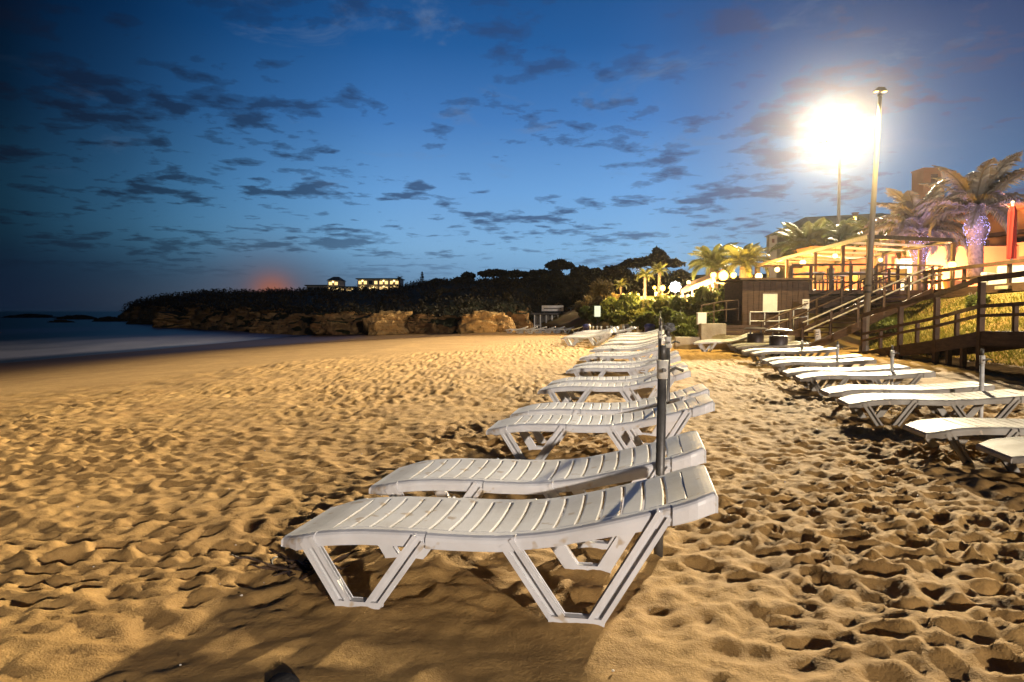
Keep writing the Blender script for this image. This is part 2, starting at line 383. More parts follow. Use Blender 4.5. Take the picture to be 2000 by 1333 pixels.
def pits(x, y, cell, seed, aspect=1.6, rf=.42, keep=1.0):
    """churned footprints: an oriented dimple with a soft rim in every cell"""
    ix, iy = np.floor(x / cell), np.floor(y / cell); out = np.zeros_like(x)
    for dx in (-1, 0, 1):
        for dy in (-1, 0, 1):
            cx, cy = ix + dx, iy + dy
            px = (cx + h2(cx, cy, seed)) * cell; py = (cy + h2(cx, cy, seed + 1)) * cell
            an = h2(cx, cy, seed + 2) * math.pi; sz = 0.45 + 0.75 * h2(cx, cy, seed + 3)
            ca, sa = np.cos(an), np.sin(an)
            u = ((x - px) * ca + (y - py) * sa) / (cell * rf * sz * aspect); v = (-(x - px) * sa + (y - py) * ca) / (cell * rf * sz)
            r = np.sqrt(u * u + v * v)
            out += (h2(cx, cy, seed + 4) < keep) * sz * (-np.exp(-(r * 1.15) ** 4) + 0.55 * np.exp(-((r - 1.35) / 0.38) ** 2))
    return out
def sstep(a, b, x):
    t = np.clip((x - a) / (b - a), 0, 1); return t * t * (3 - 2 * t)

SEA_Z = -1.5
CELLS = [(-1.05, 3.10, 0), (-.84, 4.04, 0), (-.225, 6.02, .01), (-.02, 6.90, .02), (.33, 9.00, 0), (.50, 9.80, .02), (.92, 12.0, 0), (1.12, 12.95, .01)]      # near foot corners of the first loungers of the seaward row
SHX, SHY = [-400, 0, 38, 52, 79, 110, 200], [-36, -30, -27.4, -26.0, -24.5, -24.0, -24]
def shore_x(y): return np.interp(y, SHX, SHY)
def tz(x, y):
    """beach height without footprints"""
    x = np.asarray(x, float); y = np.asarray(y, float)
    d = x - shore_x(y)                                    # metres inland of the water line
    z = np.where(d > 0, -1.5 * (1 - np.clip(d / 24.0, 0, 1)) ** 1.15, -1.5 + d * 0.06)
    z = np.maximum(z, -7.0)
    z = z - 0.55 * sstep(30, 62, y) * np.clip(d / 20, 0, 1) * (1 - sstep(70, 90, y))
    return z
def tzf(x, y): return float(tz(np.array([x]), np.array([y]))[0])

# ------------------------------------------------------------------ beach, one sheet to the horizon
def graded(lo, hi, step, far_lo, far_hi, gr):
    core = list(np.arange(lo, hi, step)); a, s = [core[0]], step
    while a[-1] > far_lo: s = s * (gr if a[-1] > -120 else 1.6); a.append(a[-1] - s)
    b, s = [core[-1]], step
    while b[-1] < far_hi: s = s * (gr if b[-1] < 120 else 1.6); b.append(b[-1] + s)
    return np.array(a[:0:-1] + core + b[1:])
def build_beach():
    xs = graded(-5.5, 7.0, 0.028, -3500, 3500, 1.03)
    ys = graded(1.8, 6.5, 0.024, -3500, 6000, 1.0135)
    X, Y = np.meshgrid(xs, ys); z = tz(X, Y)
    # where the sand is churned: everywhere inland of a line some way above the water
    ex = np.interp(Y, [-50, 5, 13, 15.6, 19.4, 22.5, 30, 40], [-15, -11.5, -9.3, -7.8, -6.0, -2.4, 0.2, 2.5])
    rough = sstep(-0.8, 1.6, X - ex + 1.2 * fbm(X * 0.5, Y * 0.5, 3, 3)) * (1 - sstep(60, 90, Y)) * (1 - sstep(30, 60, -Y))
    calm = sstep(0.25, 0.6, fbm(X * 0.45 + 3, Y * 0.45, 40, 3) + 0.35)
    wx = X + 0.05 * fbm(X * 5, Y * 5, 90, 2); wy = Y + 0.05 * fbm(X * 5 + 9, Y * 5, 95, 2)
    # directly before the first lounger the sand was dragged smooth
    smooth = np.exp(-(((X + 0.35) / 1.15) ** 2 + ((Y - 2.45) / 0.62) ** 2) ** 2)
    right = sstep(0.2, 1.8, X - 0.2 * Y)
    k = rough * (1 - 0.82 * smooth)
    a = (0.024 + 0.008 * right) * (0.6 + 0.6 * calm)
    a = a * 0.66; d = a * pits(wx, wy, 0.16, 11, 1.5) + 0.55 * a * pits(wx * 1.1 + 4, wy, 0.105, 31, 1.3) + 0.85 * a * pits(wx + 2, wy, 0.62, 51, 2.1, .155, .75)
    d += 0.05 * fbm(X * 1.1, Y * 1.1, 61, 3) + 0.018 * fbm(X * 4.5, Y * 4.5, 71, 4) + 0.014 * fbm(X * 13, Y * 13, 75, 4)
    z = z + k * (d - 0.004) + (1 - rough) * 0.018 * fbm(X * 0.7, Y * 0.25, 51, 3) * np.exp(-np.abs(Y) / 80)
    z = z + rough * smooth * (0.012 * fbm(X * 3.0, Y * 9.0, 77, 4))
    # sand drifted against the feet of the nearer loungers
    for lx, ly, da in CELLS + [(3.62, 5.02, .03), (3.58, 6.00, .03), (3.84, 7.95, 0), (4.06, 8.95, 0)]:
        rz = R(-10.5) + da; c, s_ = math.cos(rz), math.sin(rz); ox, oy = lx - s_ * .325, ly + c * .325
        for v in (.38, 1.337):
            for w in (-.31, .31):
                fx, fy = ox + c * v - s_ * w, oy + s_ * v + c * w
                q = ((X - fx) * c + (Y - fy) * s_) / .17, (-(X - fx) * s_ + (Y - fy) * c) / .10
                r = np.sqrt(q[0] ** 2 + q[1] ** 2); m = np.exp(-r ** 2 * 0.9)
                z = z * (1 - 0.8 * m) + m * 0.8 * (tz(fx, fy) + 0.022 + 0.02 * fbm(X * 14, Y * 14, 7, 3))
    # far inland ground lies under the bank and the hill
    me = np_mesh('beach_sand', np.stack([X, Y, z], -1).reshape(-1, 3), grid_faces(len(xs), len(ys)), M['sand'])
    dsh = X - shore_x(Y) + 2.0 * fbm(X * 0.12, Y * 0.05, 81, 3)
    wet = 1 - sstep(9.0, 20.0, dsh)
    wet = np.maximum(wet * 0.95, 0.55 * sstep(44, 58, Y) * (1 - sstep(-3, 5, X)))
    at_ = me.attributes.new('wet', 'FLOAT', 'POINT'); at_.data.foreach_set('value', wet.astype(np.float32).ravel())
    tag(link('beach_sand', me), 'churned golden sand of the beach full of footprints', kind='structure')
build_beach()

def build_sea():
    ys = np.concatenate([np.arange(-600, 0, 30.), np.arange(0, 220, 1.5), 220 * 1.12 ** np.arange(0, 36)])
    ds = np.concatenate([[6.0], np.arange(4, -60, -0.8), -60 * 1.13 ** np.arange(0, 44)])
    Dm, Y = np.meshgrid(ds, ys); X = shore_x(Y) + Dm
    sw = np.exp(Dm / 30) * (Dm < 0)
    ph = Dm * 0.30 + 1.6 * fbm(Dm * 0.02, Y * 0.04, 5, 3)
    z = SEA_Z + 0.10 * sw * np.sin(ph) * (0.5 + fbm(Dm * 0.05, Y * 0.03, 9, 2)) + 0.05 * fbm(Dm * 0.3, Y * 0.1, 12, 3) * (Dm < 0)
    z = np.where(Dm > 0, SEA_Z + 0.004 * Dm, z)
    me = np_mesh('sea', np.stack([X, Y, z], -1).reshape(-1, 3), grid_faces(len(ds), len(ys)), M['sea'])
    wob = Dm + 3.0 * fbm(Y * 0.045, Dm * 0.03, 21, 3)
    foam = 0.95 * sstep(-26, -8, wob) * (1 - sstep(-3.6, -0.5, wob)) + 0.30 * sstep(-60, -44, wob) * (1 - sstep(-42, -30, wob)) + 0.22 * sstep(-1.2, 0.2, wob)
    foam *= 0.45 + 0.55 * sstep(30, 75, Y); foam *= (1 - sstep(110, 190, Y)) 
    at_ = me.attributes.new('foam', 'FLOAT', 'POINT'); at_.data.foreach_set('value', np.clip(foam, 0, 1).astype(np.float32).ravel())
    tag(link('sea', me), 'dark evening sea with pale surf smoothed by the long exposure', kind='structure')
build_sea()

# ------------------------------------------------------------------ headland and hill
def gx(px, D): return (px - 1000.0) / F * D
def gz(py, D): return at(1000, py, D).z
PXS = np.array([236, 246, 262, 300, 350, 400, 460, 520, 570, 620, 670, 720, 770, 820, 860, 900, 950, 1000, 1050, 1100, 1150, 1200, 1300, 1400, 1600, 1900, 2300], float)
DB = np.interp(PXS, [236, 262, 300, 400, 520, 620, 720, 820, 900, 1000, 1060, 1120, 1200, 1300, 2300], [208, 182, 152, 108, 90, 80, 71, 67, 64, 66, 74, 80, 92, 100, 120])
DR = np.interp(PXS, [236, 262, 300, 380, 480, 600, 640, 800, 850, 900, 1000, 1200, 2300], [212, 200, 190, 175, 170, 225, 250, 250, 185, 150, 130, 130, 170])
YR = np.interp(PXS, [236, 246, 262, 300, 380, 480, 560, 600, 640, 700, 790, 850, 900, 1000, 1100, 1200, 1400, 1600, 2300], [614, 607, 597, 587, 576, 577, 577, 575, 577, 577, 572, 562, 559, 556, 548, 544, 540, 536, 530])
YC = np.interp(PXS, [236, 262, 300, 400, 520, 700, 900, 1000, 1100, 1200, 2300], [616, 601, 598, 604, 607, 611, 613, 615, 625, 628, 628])
def hill_pt(px, t):
    """t: 0 foot .. 0.3 cliff top .. 0.8 ridge .. 1 far foot; arrays"""
    db, dr, yr, yc = (np.interp(px, PXS, q) for q in (DB, DR, YR, YC))
    ct = np.clip(t / 0.3, 0, 1); st = np.clip((t - 0.3) / 0.5, 0, 1); bt = np.clip((t - 0.8) / 0.2, 0, 1)
    D = db + 3.5 * ct ** 2 + (dr - db - 3.5) * st ** 1.15 + 260 * bt
    zc = CAMZ + (HY - yc) / F * (db + 3.5); zr = CAMZ + (HY - yr) / F * dr
    z = -2.6 + (zc + 2.6) * (1 - (1 - ct) ** 1.5) + (zr - zc) * np.sin(st * math.pi / 2) ** 0.9 - (zr + 2) * bt ** 1.5
    # side offset: the px fan is opened by the foot's depth only
    dd = np.interp(px, PXS, DB); dmix = dd + (D - dd) * 1.0
    x = (px - 1000) / F * dmix
    n = fbm(x * 0.16, D * 0.16 + z * 0.5, 5, 5, 0.6); n2 = fbm(x * 0.6, z * 1.3, 15, 4)
    cliff = ct * (1 - st)
    D2 = D - (4.0 * n + 1.6 * n2) * np.where(t < 0.3, 0.35 + 0.65 * ct, np.maximum(0.1, 1 - st * 2))
    z2 = z + 1.1 * fbm(x * 0.09 + 7, D * 0.09, 25, 5) * st * (1 - bt) * np.minimum(1, (db + 20) / 90) * 0.8 + 0.35 * n2 * cliff
    return x, D2, z2
def build_hill():
    px = np.concatenate([np.arange(236, 1120, 2.0), np.arange(1120, 2300, 8.0)]); t = np.concatenate([np.linspace(0, 0.3, 22)[:-1], np.linspace(0.3, 0.8, 34)[:-1], np.linspace(0.8, 1, 8)])
    P, T = np.meshgrid(px, t); x, y, z = hill_pt(P, T)
    me = np_mesh('headland', np.stack([x, y, z], -1).reshape(-1, 3), grid_faces(len(px), len(t)), M['cliff'])
    tag(link('headland', me), 'low dark headland with sandstone cliffs across the bay', kind='structure')
build_hill()

def cards(n, cen, rad, size, rs, flat=0.0, up=0.3):
    """n leaf quads spread through an ellipsoid; returns verts, faces"""
    d = rs.normal(size=(n, 3)); d /= np.linalg.norm(d, axis=1)[:, None]
    r = rs.uniform(0.35, 1.0, (n, 1)) ** 0.6
    p = d * r * np.asarray(rad) + np.asarray(cen)
    a = rs.normal(size=(n, 3)); a[:, 2] *= (1 - flat); a /= np.linalg.norm(a, axis=1)[:, None]
    b = np.cross(a, rs.normal(size=(n, 3)) + [0, 0, up]); b /= np.linalg.norm(b, axis=1)[:, None] + 1e-9
    s = size * rs.uniform(0.55, 1.3, (n, 1))
    v = np.stack([p - a * s, p - b * s * 0.45, p + a * s, p + b * s * 0.45], 1).reshape(-1, 3)
    return v, np.arange(n * 4).reshape(-1, 4)
def join(parts):
    vs, fs, o = [], [], 0
    for v, f in parts: vs.append(v); fs.append(f + o); o += len(v)
    return np.concatenate(vs), np.concatenate(fs)

def build_scrub():
    rs = np.random.RandomState(3); parts = []
    n = 2600
    px = rs.uniform(246, 1330, n); t = rs.uniform(0.26, 0.80, n)
    x, y, z = hill_pt(px, t)
    for i in range(n):
        s = (0.35 + 1.3 * rs.rand() ** 2) * (y[i] / 110) ** 0.55
        parts.append(cards(26, (x[i], y[i], z[i] + 0.25 * s), (s * 1.3, s, s * 0.5), 0.12 * s + .07, rs))
    v, f = join(parts); tag(link('hillside_scrub', np_mesh('hillside_scrub', v, f, M['scrub'], False)), 'dark low scrub covering the headland slopes', 'scrub', kind='stuff')
build_scrub()

def reef():
    rs = np.random.RandomState(5)
    for k, (px, py, D, w, h) in enumerate([(60, 612, 300, 70, 6), (150, 616, 240, 60, 7), (215, 622, 190, 45, 8), (120, 624, 175, 38, 4), (275, 634, 150, 40, 9), (330, 640, 128, 34, 8), (430, 648, 104, 36, 8), (520, 653, 92, 30, 9)]):
        x = gx(px, D); w_ = w / F * D; h_ = max(0.5, h / F * D)
        b = MB(); n, m = 26, 9
        vs, fs = [], []
        for j in range(m):
            t = j / (m - 1) * math.pi / 2
            for i in range(n):
                a = 2 * math.pi * i / n; q = 1 + 0.5 * (rs.rand() - .5)
                vs.append((x + w_ * 0.75 * math.cos(a) * math.cos(t) * q, D + w_ * 0.22 * math.sin(a) * math.cos(t) * q, SEA_Z - 0.4 + (h_ + 0.4) * math.sin(t) * (0.75 + 0.5 * rs.rand())))
        for j in range(m - 1):
            for i in range(n): fs.append((j * n + i, j * n + (i + 1) % n, (j + 1) * n + (i + 1) % n, (j + 1) * n + i))
        lab = ['long low black reef far out by the sea horizon', 'black reef rising just above the water off the headland tip', 'black reef joining the tip of the headland', 'thin black reef lying in front of the other reefs',
               'black rock at the foot of the outer cliff', 'black rock in the surf below the outer cliff', 'black rock where the surf ends under the cliffs', 'black rock at the shore end of the cliffs'][k]
        tag(b.add(vs, fs).build('reef_rock', M['reef'], smooth=False), lab, 'rock', 'reef rocks along the headland')
reef()

def boulder(px0, px1, py0, py1, D, label, seed, m='rock', squash=0.8):
    x0, x1 = gx(px0, D), gx(px1, D); zt, zb = gz(py0, D), gz(py1, D) - 0.6
    me = bpy.data.meshes.new('sandstone_outcrop'); bm = bmesh.new(); bmesh.ops.create_icosphere(bm, subdivisions=5, radius=1)
    co = np.array([v.co for v in bm.verts]); o = seed * 9.3
    n = fbm(co[:, 0] * 1.6 + o, co[:, 2] * 1.6 + co[:, 1] * 1.1, seed, 4, 0.55); n2 = fbm(co[:, 0] * 5 + o, co[:, 2] * 5 + co[:, 1] * 4, seed + 5, 4, 0.6)
    st = np.sin(co[:, 2] * 9 + 3 * n) * 0.05
    r = 1 + 0.55 * n + 0.20 * n2 + st
    c2 = np.sign(co) * np.abs(co) ** 0.75
    p = c2 * r[:, None] * [(x1 - x0) / 2, (x1 - x0) / 2 * squash, (zt - zb) / 2] + [(x0 + x1) / 2, D + 1.0, (zt + zb) / 2]
    for v, q in zip(bm.verts, p): v.co = q
    bm.to_mesh(me); bm.free(); me.polygons.foreach_set('use_smooth', [True] * len(me.polygons)); me.materials.append(M[m])
    tag(link('sandstone_outcrop', me), label, 'rock', 'sandstone outcrops at the back of the beach')
for a in [(608, 716, 611, 654, 76, 'broad low sandstone outcrop with dark recess, seaward of the glowing boulder', 1, 'cliff'),
          (716, 802, 610, 657, 69, 'brightest golden sandstone boulder with rounded top on the beach', 2),
          (795, 862, 618, 656, 68, 'sloping tan outcrop touching the brightest golden boulder', 3, 'cliff'),
          (902, 992, 612, 658, 63, 'big rounded sandstone boulder standing apart before the sandy slope', 4),
          (985, 1042, 612, 656, 66, 'narrow brown outcrop between rounded boulder and beach bar', 5, 'cliff'),
          (930, 992, 586, 616, 84, 'bare orange sandstone knob high above the rounded boulder', 6),
          (868, 935, 602, 630, 80, 'pale sandy ledge beside the bare orange knob', 8),
          (300, 420, 612, 640, 122, 'weathered ochre ledge low on the outer headland', 9, 'cliff'),
          (480, 600, 613, 648, 92, 'brown weathered ledge along the middle of the headland', 10, 'cliff')]:
    boulder(*a)

# ------------------------------------------------------------------ trees on the hill
def pine(px, ytop, ybase, D, hw, label, seed, round_=False):
    rs = np.random.RandomState(seed); x = gx(px, D); zt, zb = gz(ytop, D), gz(ybase, D); w = hw / F * D; H = zt - zb
    t = thing('pine_tree', label, 'tree', (x, D, zb), 0, 'pines on the hill')
    b = MB(); th = H * (0.8 if not round_ else 0.5)
    b.tube([(0, 0, -0.8), (0.06 * w, 0, th * 0.5), (0, 0, th)], [0.26, 0.2, 0.12], 7)
    for k in range(6):
        a = k * 1.05 + rs.rand(); b.tube([(0.03 * w, 0, th * (0.5 + 0.06 * k)), (0.3 * w * math.cos(a), 0.3 * w * math.sin(a), th * 0.8), (0.65 * w * math.cos(a), 0.65 * w * math.sin(a), th * 0.97)], [0.11, 0.08, 0.04], 5)
    b.build('trunk', M['bark'], t, True)
    parts = []
    nb = 26
    for k in range(nb):
        a = rs.rand() * 6.283; r = math.sqrt(rs.rand()) * w * 0.86
        if round_: c = (r * math.cos(a), r * math.sin(a), H * (0.35 + 0.5 * rs.rand() * (1 - (r / w) ** 2) + 0.1)); s = (w * 0.36, w * 0.36, H * 0.17)
        else: c = (r * math.cos(a), r * math.sin(a), H * (0.93 - 0.20 * (r / w) ** 2 - 0.10 * rs.rand())); s = (w * 0.27, w * 0.27, H * 0.085)
        parts.append(cards(150, c, s, 0.0038 * D, rs, 0.4))
    v, f = join(parts); link('crown', np_mesh('crown', v, f, M['pine'], False), t)
for k, a in enumerate([
    (1283, 499, 566, 112, 70, 'widest flat topped umbrella pine on the hill behind promenade lamps'), (1284, 487, 520, 118, 14, 'small tuft topped pine rising above the widest umbrella pine', True),
    (1092, 508, 560, 112, 28, 'tall umbrella pine on the hill crest above the beach bar'), (1140, 522, 566, 110, 34, 'dark pine between crest pine and widest umbrella pine', True),
    (1185, 519, 566, 108, 34, 'dense dark pine beside the widest umbrella pine', True), (1055, 528, 562, 114, 26, 'umbrella pine seaward of the tall crest pine'),
    (1008, 530, 560, 118, 24, 'small umbrella pine in the gap of the crest', ), (964, 528, 560, 122, 30, 'broad umbrella pine midway along the crest'),
    (915, 534, 560, 128, 11, 'lone little umbrella pine standing apart on the crest'), (858, 546, 566, 150, 20, 'round dark tree at the seaward end of the pine crest', True),
    (1235, 535, 580, 100, 30, 'dark pine below the widest umbrella pine', True), (1110, 545, 600, 92, 38, 'dark tree low on the slope above the beach bar', True),
    (1030, 556, 604, 92, 36, 'dark tree on the slope behind the rounded boulder', True), (1330, 530, 570, 104, 26, 'dark pine at the landward end of the widest pine', True),
    (940, 560, 600, 96, 30, 'dark tree low on the slope above the orange knob', True), (1165, 552, 604, 88, 34, 'dark tree behind the bare branched shrub', True), (870, 566, 604, 90, 28, 'dark tree low on the slope at the end of the cliffs', True),
    (900, 543, 572, 125, 26, 'low dark tree beneath the lone little pine', True), (1035, 540, 575, 110, 32, 'bushy dark tree filling the crest below the small umbrella pine', True), (985, 542, 576, 112, 30, 'bushy dark tree beside the broad umbrella pine', True), (1085, 532, 580, 104, 34, 'bushy dark tree under the tall crest pine', True), (1210, 520, 575, 104, 26, 'dark tree under the sea end of the widest pine', True)]):
    pine(*a[:6], 100 + k, len(a) > 6)

# ------------------------------------------------------------------ houses on the headland
def far_house(px0, px1, py0, py1, D, label, name, cols, rows, lit, seed, flat=True):
    rs = random.Random(seed); x0, x1 = gx(px0, D), gx(px1, D); z0, z1 = gz(py1, D), gz(py0, D)
    t = thing(name, label, 'house', ((x0 + x1) / 2, D, z0)); w, h = x1 - x0, z1 - z0
    MB().box(-w / 2, w / 2, 0, 9, -2.5, h).build('wall', M['pale_wall'], t)
    if flat: MB().box(-w / 2 - .4, w / 2 + .4, -1.2, 9.4, h + .003, h + .35).build('roof', M['roof'], t)
    else: MB().add([(-w / 2 - .4, -.5, h), (w / 2 + .4, -.5, h), (w / 2 + .4, 9.4, h), (-w / 2 - .4, 9.4, h), (-w / 4, 4, h + 1.4), (w / 4, 4, h + 1.4)], [(0, 1, 5, 4), (1, 2, 5), (2, 3, 4, 5), (3, 0, 4)]).build('roof', M['roof'], t)
    for r in range(rows):
        zf = h * (r + .12) / rows
        MB().box(-w / 2 - .3, w / 2 + .3, -1.1, -.003, zf - .3, zf - .12).build('balcony', M['pale_wall'], t)
        for c in range(cols):
            cx = -w / 2 + w * (c + .5) / cols; ww, hh = w / cols * .30, h / rows * .6
            on = rs.random() < lit
            win = MB().box(cx - ww - .1, cx + ww + .1, -.12, -.004, zf, zf + hh + .1).build('window', M['trim'], t)
            MB().box(cx - ww, cx + ww, -.16, -.124, zf + .08, zf + hh).build('pane', M['lit'] if on else M['glass'], win)
            if on and c % 2 == 0: MB().ball((cx + ww * 1.6, -.35, zf + hh), .28, 6, 4).build('wall_lamp', M['bulb'], t)
far_house(699, 781, 546, 569, 245, 'wide flat roofed villa with rows of lit windows on the headland', 'cliff_villa', 8, 2, .8, 1)
far_house(641, 663, 548, 570, 238, 'small lit house with pitched roof left of the wide villa', 'cliff_house', 2, 2, .9, 3, False)
far_house(600, 640, 559, 570, 236, 'low flat dark house at the seaward end of the headland houses', 'cliff_house', 3, 1, 0, 4)
far_house(645, 690, 562, 572, 226, 'single storey house with three bright lamps below the pitched house', 'cliff_house', 3, 1, 1, 5)
far_house(830, 850, 552, 566, 215, 'little pale house beside the spiky conifer', 'cliff_house', 2, 1, 0, 6)

def point(parent, loc, power, col, r=.12):
    l = bpy.data.lights.new('lamp_light', 'POINT'); l.energy = power; l.color = col; l.shadow_soft_size = r
    o = bpy.data.objects.new('lamp_light', l); C.objects.link(o); o.parent = parent; o.location = loc; return o
# ------------------------------------------------------------------ palms
def frond_mesh(name, L, droop, seed, wid=0.34):
    """feather leaf along +x: arching rib with paired leaflets"""
    rs = random.Random(seed); b = MB(); n = 30; pts = []
    for i in range(n + 1):
        s = i / n; a = R(52) - s ** 1.25 * R(52 + droop)
        if i == 0: p = Vector((0, 0, 0))
        else: p = pts[-1] + Vector((math.cos(a), 0, math.sin(a))) * (L / n)
        pts.append(p)
    b.tube([pts[i] for i in range(0, n + 1, 5)], [0.035 * L / 3 * (1 - .8 * i / 6) + .004 for i in range(7)], 4)
    for i in range(4, n + 1):
        s = i / n; ll = L * wid * (math.sin(math.pi * min(1, s * .93 + .10)) ** .6) * rs.uniform(.85, 1.1); d = (pts[i] - pts[i - 1]).normalized()
        for sd in (-1, 1):
            for q in (0, 1):
                p = pts[i] - d * (q * .5 * L / n)
                side = (Vector((0, sd, 0)) * .80 + d * .62 + Vector((0, 0, rs.uniform(-.28, .12)))).normalized()
                w = d * (.012 * L + .004)
                e = p + side * ll * .55 + Vector((0, 0, .05 * ll)); tip = p + side * ll + Vector((0, 0, -.28 * ll))
                b.add([p - w, p + w, e + w * .8, e - w * .8, tip], [(0, 1, 2, 3), (3, 2, 4)])
    me = b.mesh(name); me.materials.append(M['frond']); return me
FROND = [frond_mesh('frond', 1.0, d, i, w) for i, (d, w) in enumerate([(15, .20), (45, .21), (85, .21), (120, .2)])]
def date_palm(px, ycrown, ybase, D, Lpx, nf, label, name='date_palm', fat=True, lights=False, seed=1, trunk_r=.30, group='palms along the promenade', spread=1.0, leaf=None):
    rs = random.Random(seed); x = gx(px, D); zb, zc = gz(ybase, D), gz(ycrown, D); H = zc - zb; L = Lpx / F * D
    t = thing(name, label, 'palm', (x, D, zb), 0, group)
    b = MB(); prof = []
    n = 22
    for i in range(n + 1):
        s = i / n; r = trunk_r * (1.08 - .25 * s)
        if fat: r *= 1 + .75 * math.exp(-((s - .76) / .17) ** 2)
        prof.append((r * (1 + .05 * (i % 2)), s * H))
    prof[-1] = (trunk_r * .6, H); prof.insert(0, (trunk_r * 1.1, -.4)); b.lathe(prof, 14); trunk = b.build('trunk', M['palm_bark'], t, True)
    if fat:                                         # cut leaf bases
        lb = MB()
        for k in range(150):
            s = .52 + .46 * (k / 150); a = k * 2.39996; r = np.interp(s * H, [p[1] for p in prof], [p[0] for p in prof])
            c, q = Vector((math.cos(a), math.sin(a), 0)), Vector((-math.sin(a), math.cos(a), 0)); p = c * r * .95 + Vector((0, 0, s * H)); w = trunk_r * .22
            lb.add([p - q * w, p + q * w, p + q * w * .7 + Vector((0, 0, w * 2)), p - q * w * .7 + Vector((0, 0, w * 2)), p + c * w * .9 + Vector((0, 0, w * 1.5))], [(0, 1, 4), (1, 2, 4), (2, 3, 4), (3, 0, 4)])
        tag(lb.build('leaf_bases', M['palm_bark'], trunk), kind='stuff')
    if lights:
        fl = MB()
        for k in range(210):
            s = .45 + .50 * rs.random(); a = rs.random() * 6.283; r = np.interp(s * H, [p[1] for p in prof], [p[0] for p in prof]) + .05
            fl.ball((r * math.cos(a), r * math.sin(a), s * H), .018, 4, 3)
        point(t, (-.9, -1.3, H * .62), 260, (.50, .40, 1.0), .2)
        tag(fl.build('fairy_lights', M['fairy'], t), 'violet fairy lights wound round the trunk', kind='stuff')
    for k in range(nf):
        f = k / nf; el = R(34) - f * R(58) * spread; me = FROND[0 if f < .45 else 1 if f < .8 else 2]
        o = link('frond', me, t)
        if leaf: o.material_slots[0].link = 'OBJECT'; o.material_slots[0].material = M[leaf]
        o.location = (0, 0, H - .10 * f * trunk_r); s = L * rs.uniform(.85, 1.12); o.scale = (s, s, s)
        o.rotation_euler = (rs.uniform(-.35, .35), -el, k * 2.39996 + rs.uniform(-.2, .2))

# ------------------------------------------------------------------ bank, promenade and terrace
FOOT = [(2.2, 70), (3.6, 65), (5.6, 58), (7.0, 46), (6.6, 34), (5.5, 26), (5.6, 24.25), (8.0, 24.25), (9.2, 25.5), (11.9, 24.2), (12.0, 22), (11.9, 19), (11.7, 15), (11.2, 12), (11.0, 4), (11, -12)]
TOP = [(9.0, 70), (9.6, 65), (11.6, 57), (13.2, 46), (12.8, 36), (12.0, 30), (11.6, 28.3), (11.8, 28.2), (12.4, 28.1), (14.2, 28.0), (15.4, 26.6), (15.6, 21), (15.8, 16), (16, 12), (16, 4), (16, -12)]
TOPZ = [2.5, 2.6, 2.5, 2.35, 2.2, 1.95, 1.5, 1.4, 1.4, 1.5, 1.75, 1.9, 1.95, 1.95, 1.95, 1.95]
def along(poly, n):
    p = np.array(poly, float); k = np.linspace(0, len(p) - 1, n)
    return np.stack([np.interp(k, np.arange(len(p)), p[:, i]) for i in range(p.shape[1])], -1)
BN = 240
BF, BT, BZ = along(FOOT, BN), along(TOP, BN), along([(z,) for z in TOPZ], BN)[:, 0]
def bank_pt(s, t):
    """s 0..1 along, t 0 foot..1 top"""
    i = np.asarray(s) * (BN - 1); k = np.arange(BN)
    f = np.stack([np.interp(i, k, BF[:, j]) for j in (0, 1)], -1); tp = np.stack([np.interp(i, k, BT[:, j]) for j in (0, 1)], -1)
    t = np.asarray(t); xy = f * (1 - t)[..., None] + tp * t[..., None]
    z = -.15 + (np.interp(i, k, BZ) + .15) * (t ** .85) + .22 * fbm(xy[..., 0] * .6, xy[..., 1] * .6, 33, 3) * np.minimum(1, 4 * t * (1 - t))
    return xy[..., 0], xy[..., 1], z
def build_bank():
    S, T = np.meshgrid(np.linspace(0, 1, BN), np.linspace(0, 1, 26)); x, y, z = bank_pt(S, T)
    tag(link('grassy_bank', np_mesh('grassy_bank', np.stack([x, y, z], -1).reshape(-1, 3), grid_faces(BN, 26), M['bank'])), 'sloping bank of earth and grass below the promenade', kind='structure')
    # promenade behind the bank top
    vs, fs = [], []
    for (x0, y0), z0 in zip(TOP, TOPZ): vs += [(x0, y0, z0 + .05), (90, y0 * 1.0, z0 + .05)]
    for i in range(len(TOP) - 1): fs.append((2 * i, 2 * i + 2, 2 * i + 3, 2 * i + 1))
    tag(MB().add(vs, fs).build('promenade', M['paving']), 'paved promenade above the beach', kind='structure')
    rs = np.random.RandomState(9); n = 34000; s = rs.uniform(.60, .86, n); t = rs.uniform(.03, .98, n); x, y, z = bank_pt(s, t)
    h = rs.uniform(.05, .13, n) * (0.6 + 0.9 * (vnoise(x * 1.1, y * 1.1, 3) + .5)); a = rs.uniform(0, 6.28, n); l = rs.normal(0, .05, (n, 2))
    p = np.stack([x, y, z - .02], -1); w = np.stack([np.cos(a), np.sin(a), 0 * a], -1) * .018
    v = np.stack([p - w, p + w, p + np.stack([l[:, 0], l[:, 1], h], -1)], 1).reshape(-1, 3)
    tag(link('bank_grass', np_mesh('bank_grass', v, np.arange(3 * n).reshape(-1, 3), M['grass'], False)), 'yellow green grass growing on the bank behind the ramp', 'grass', kind='stuff')
build_bank()

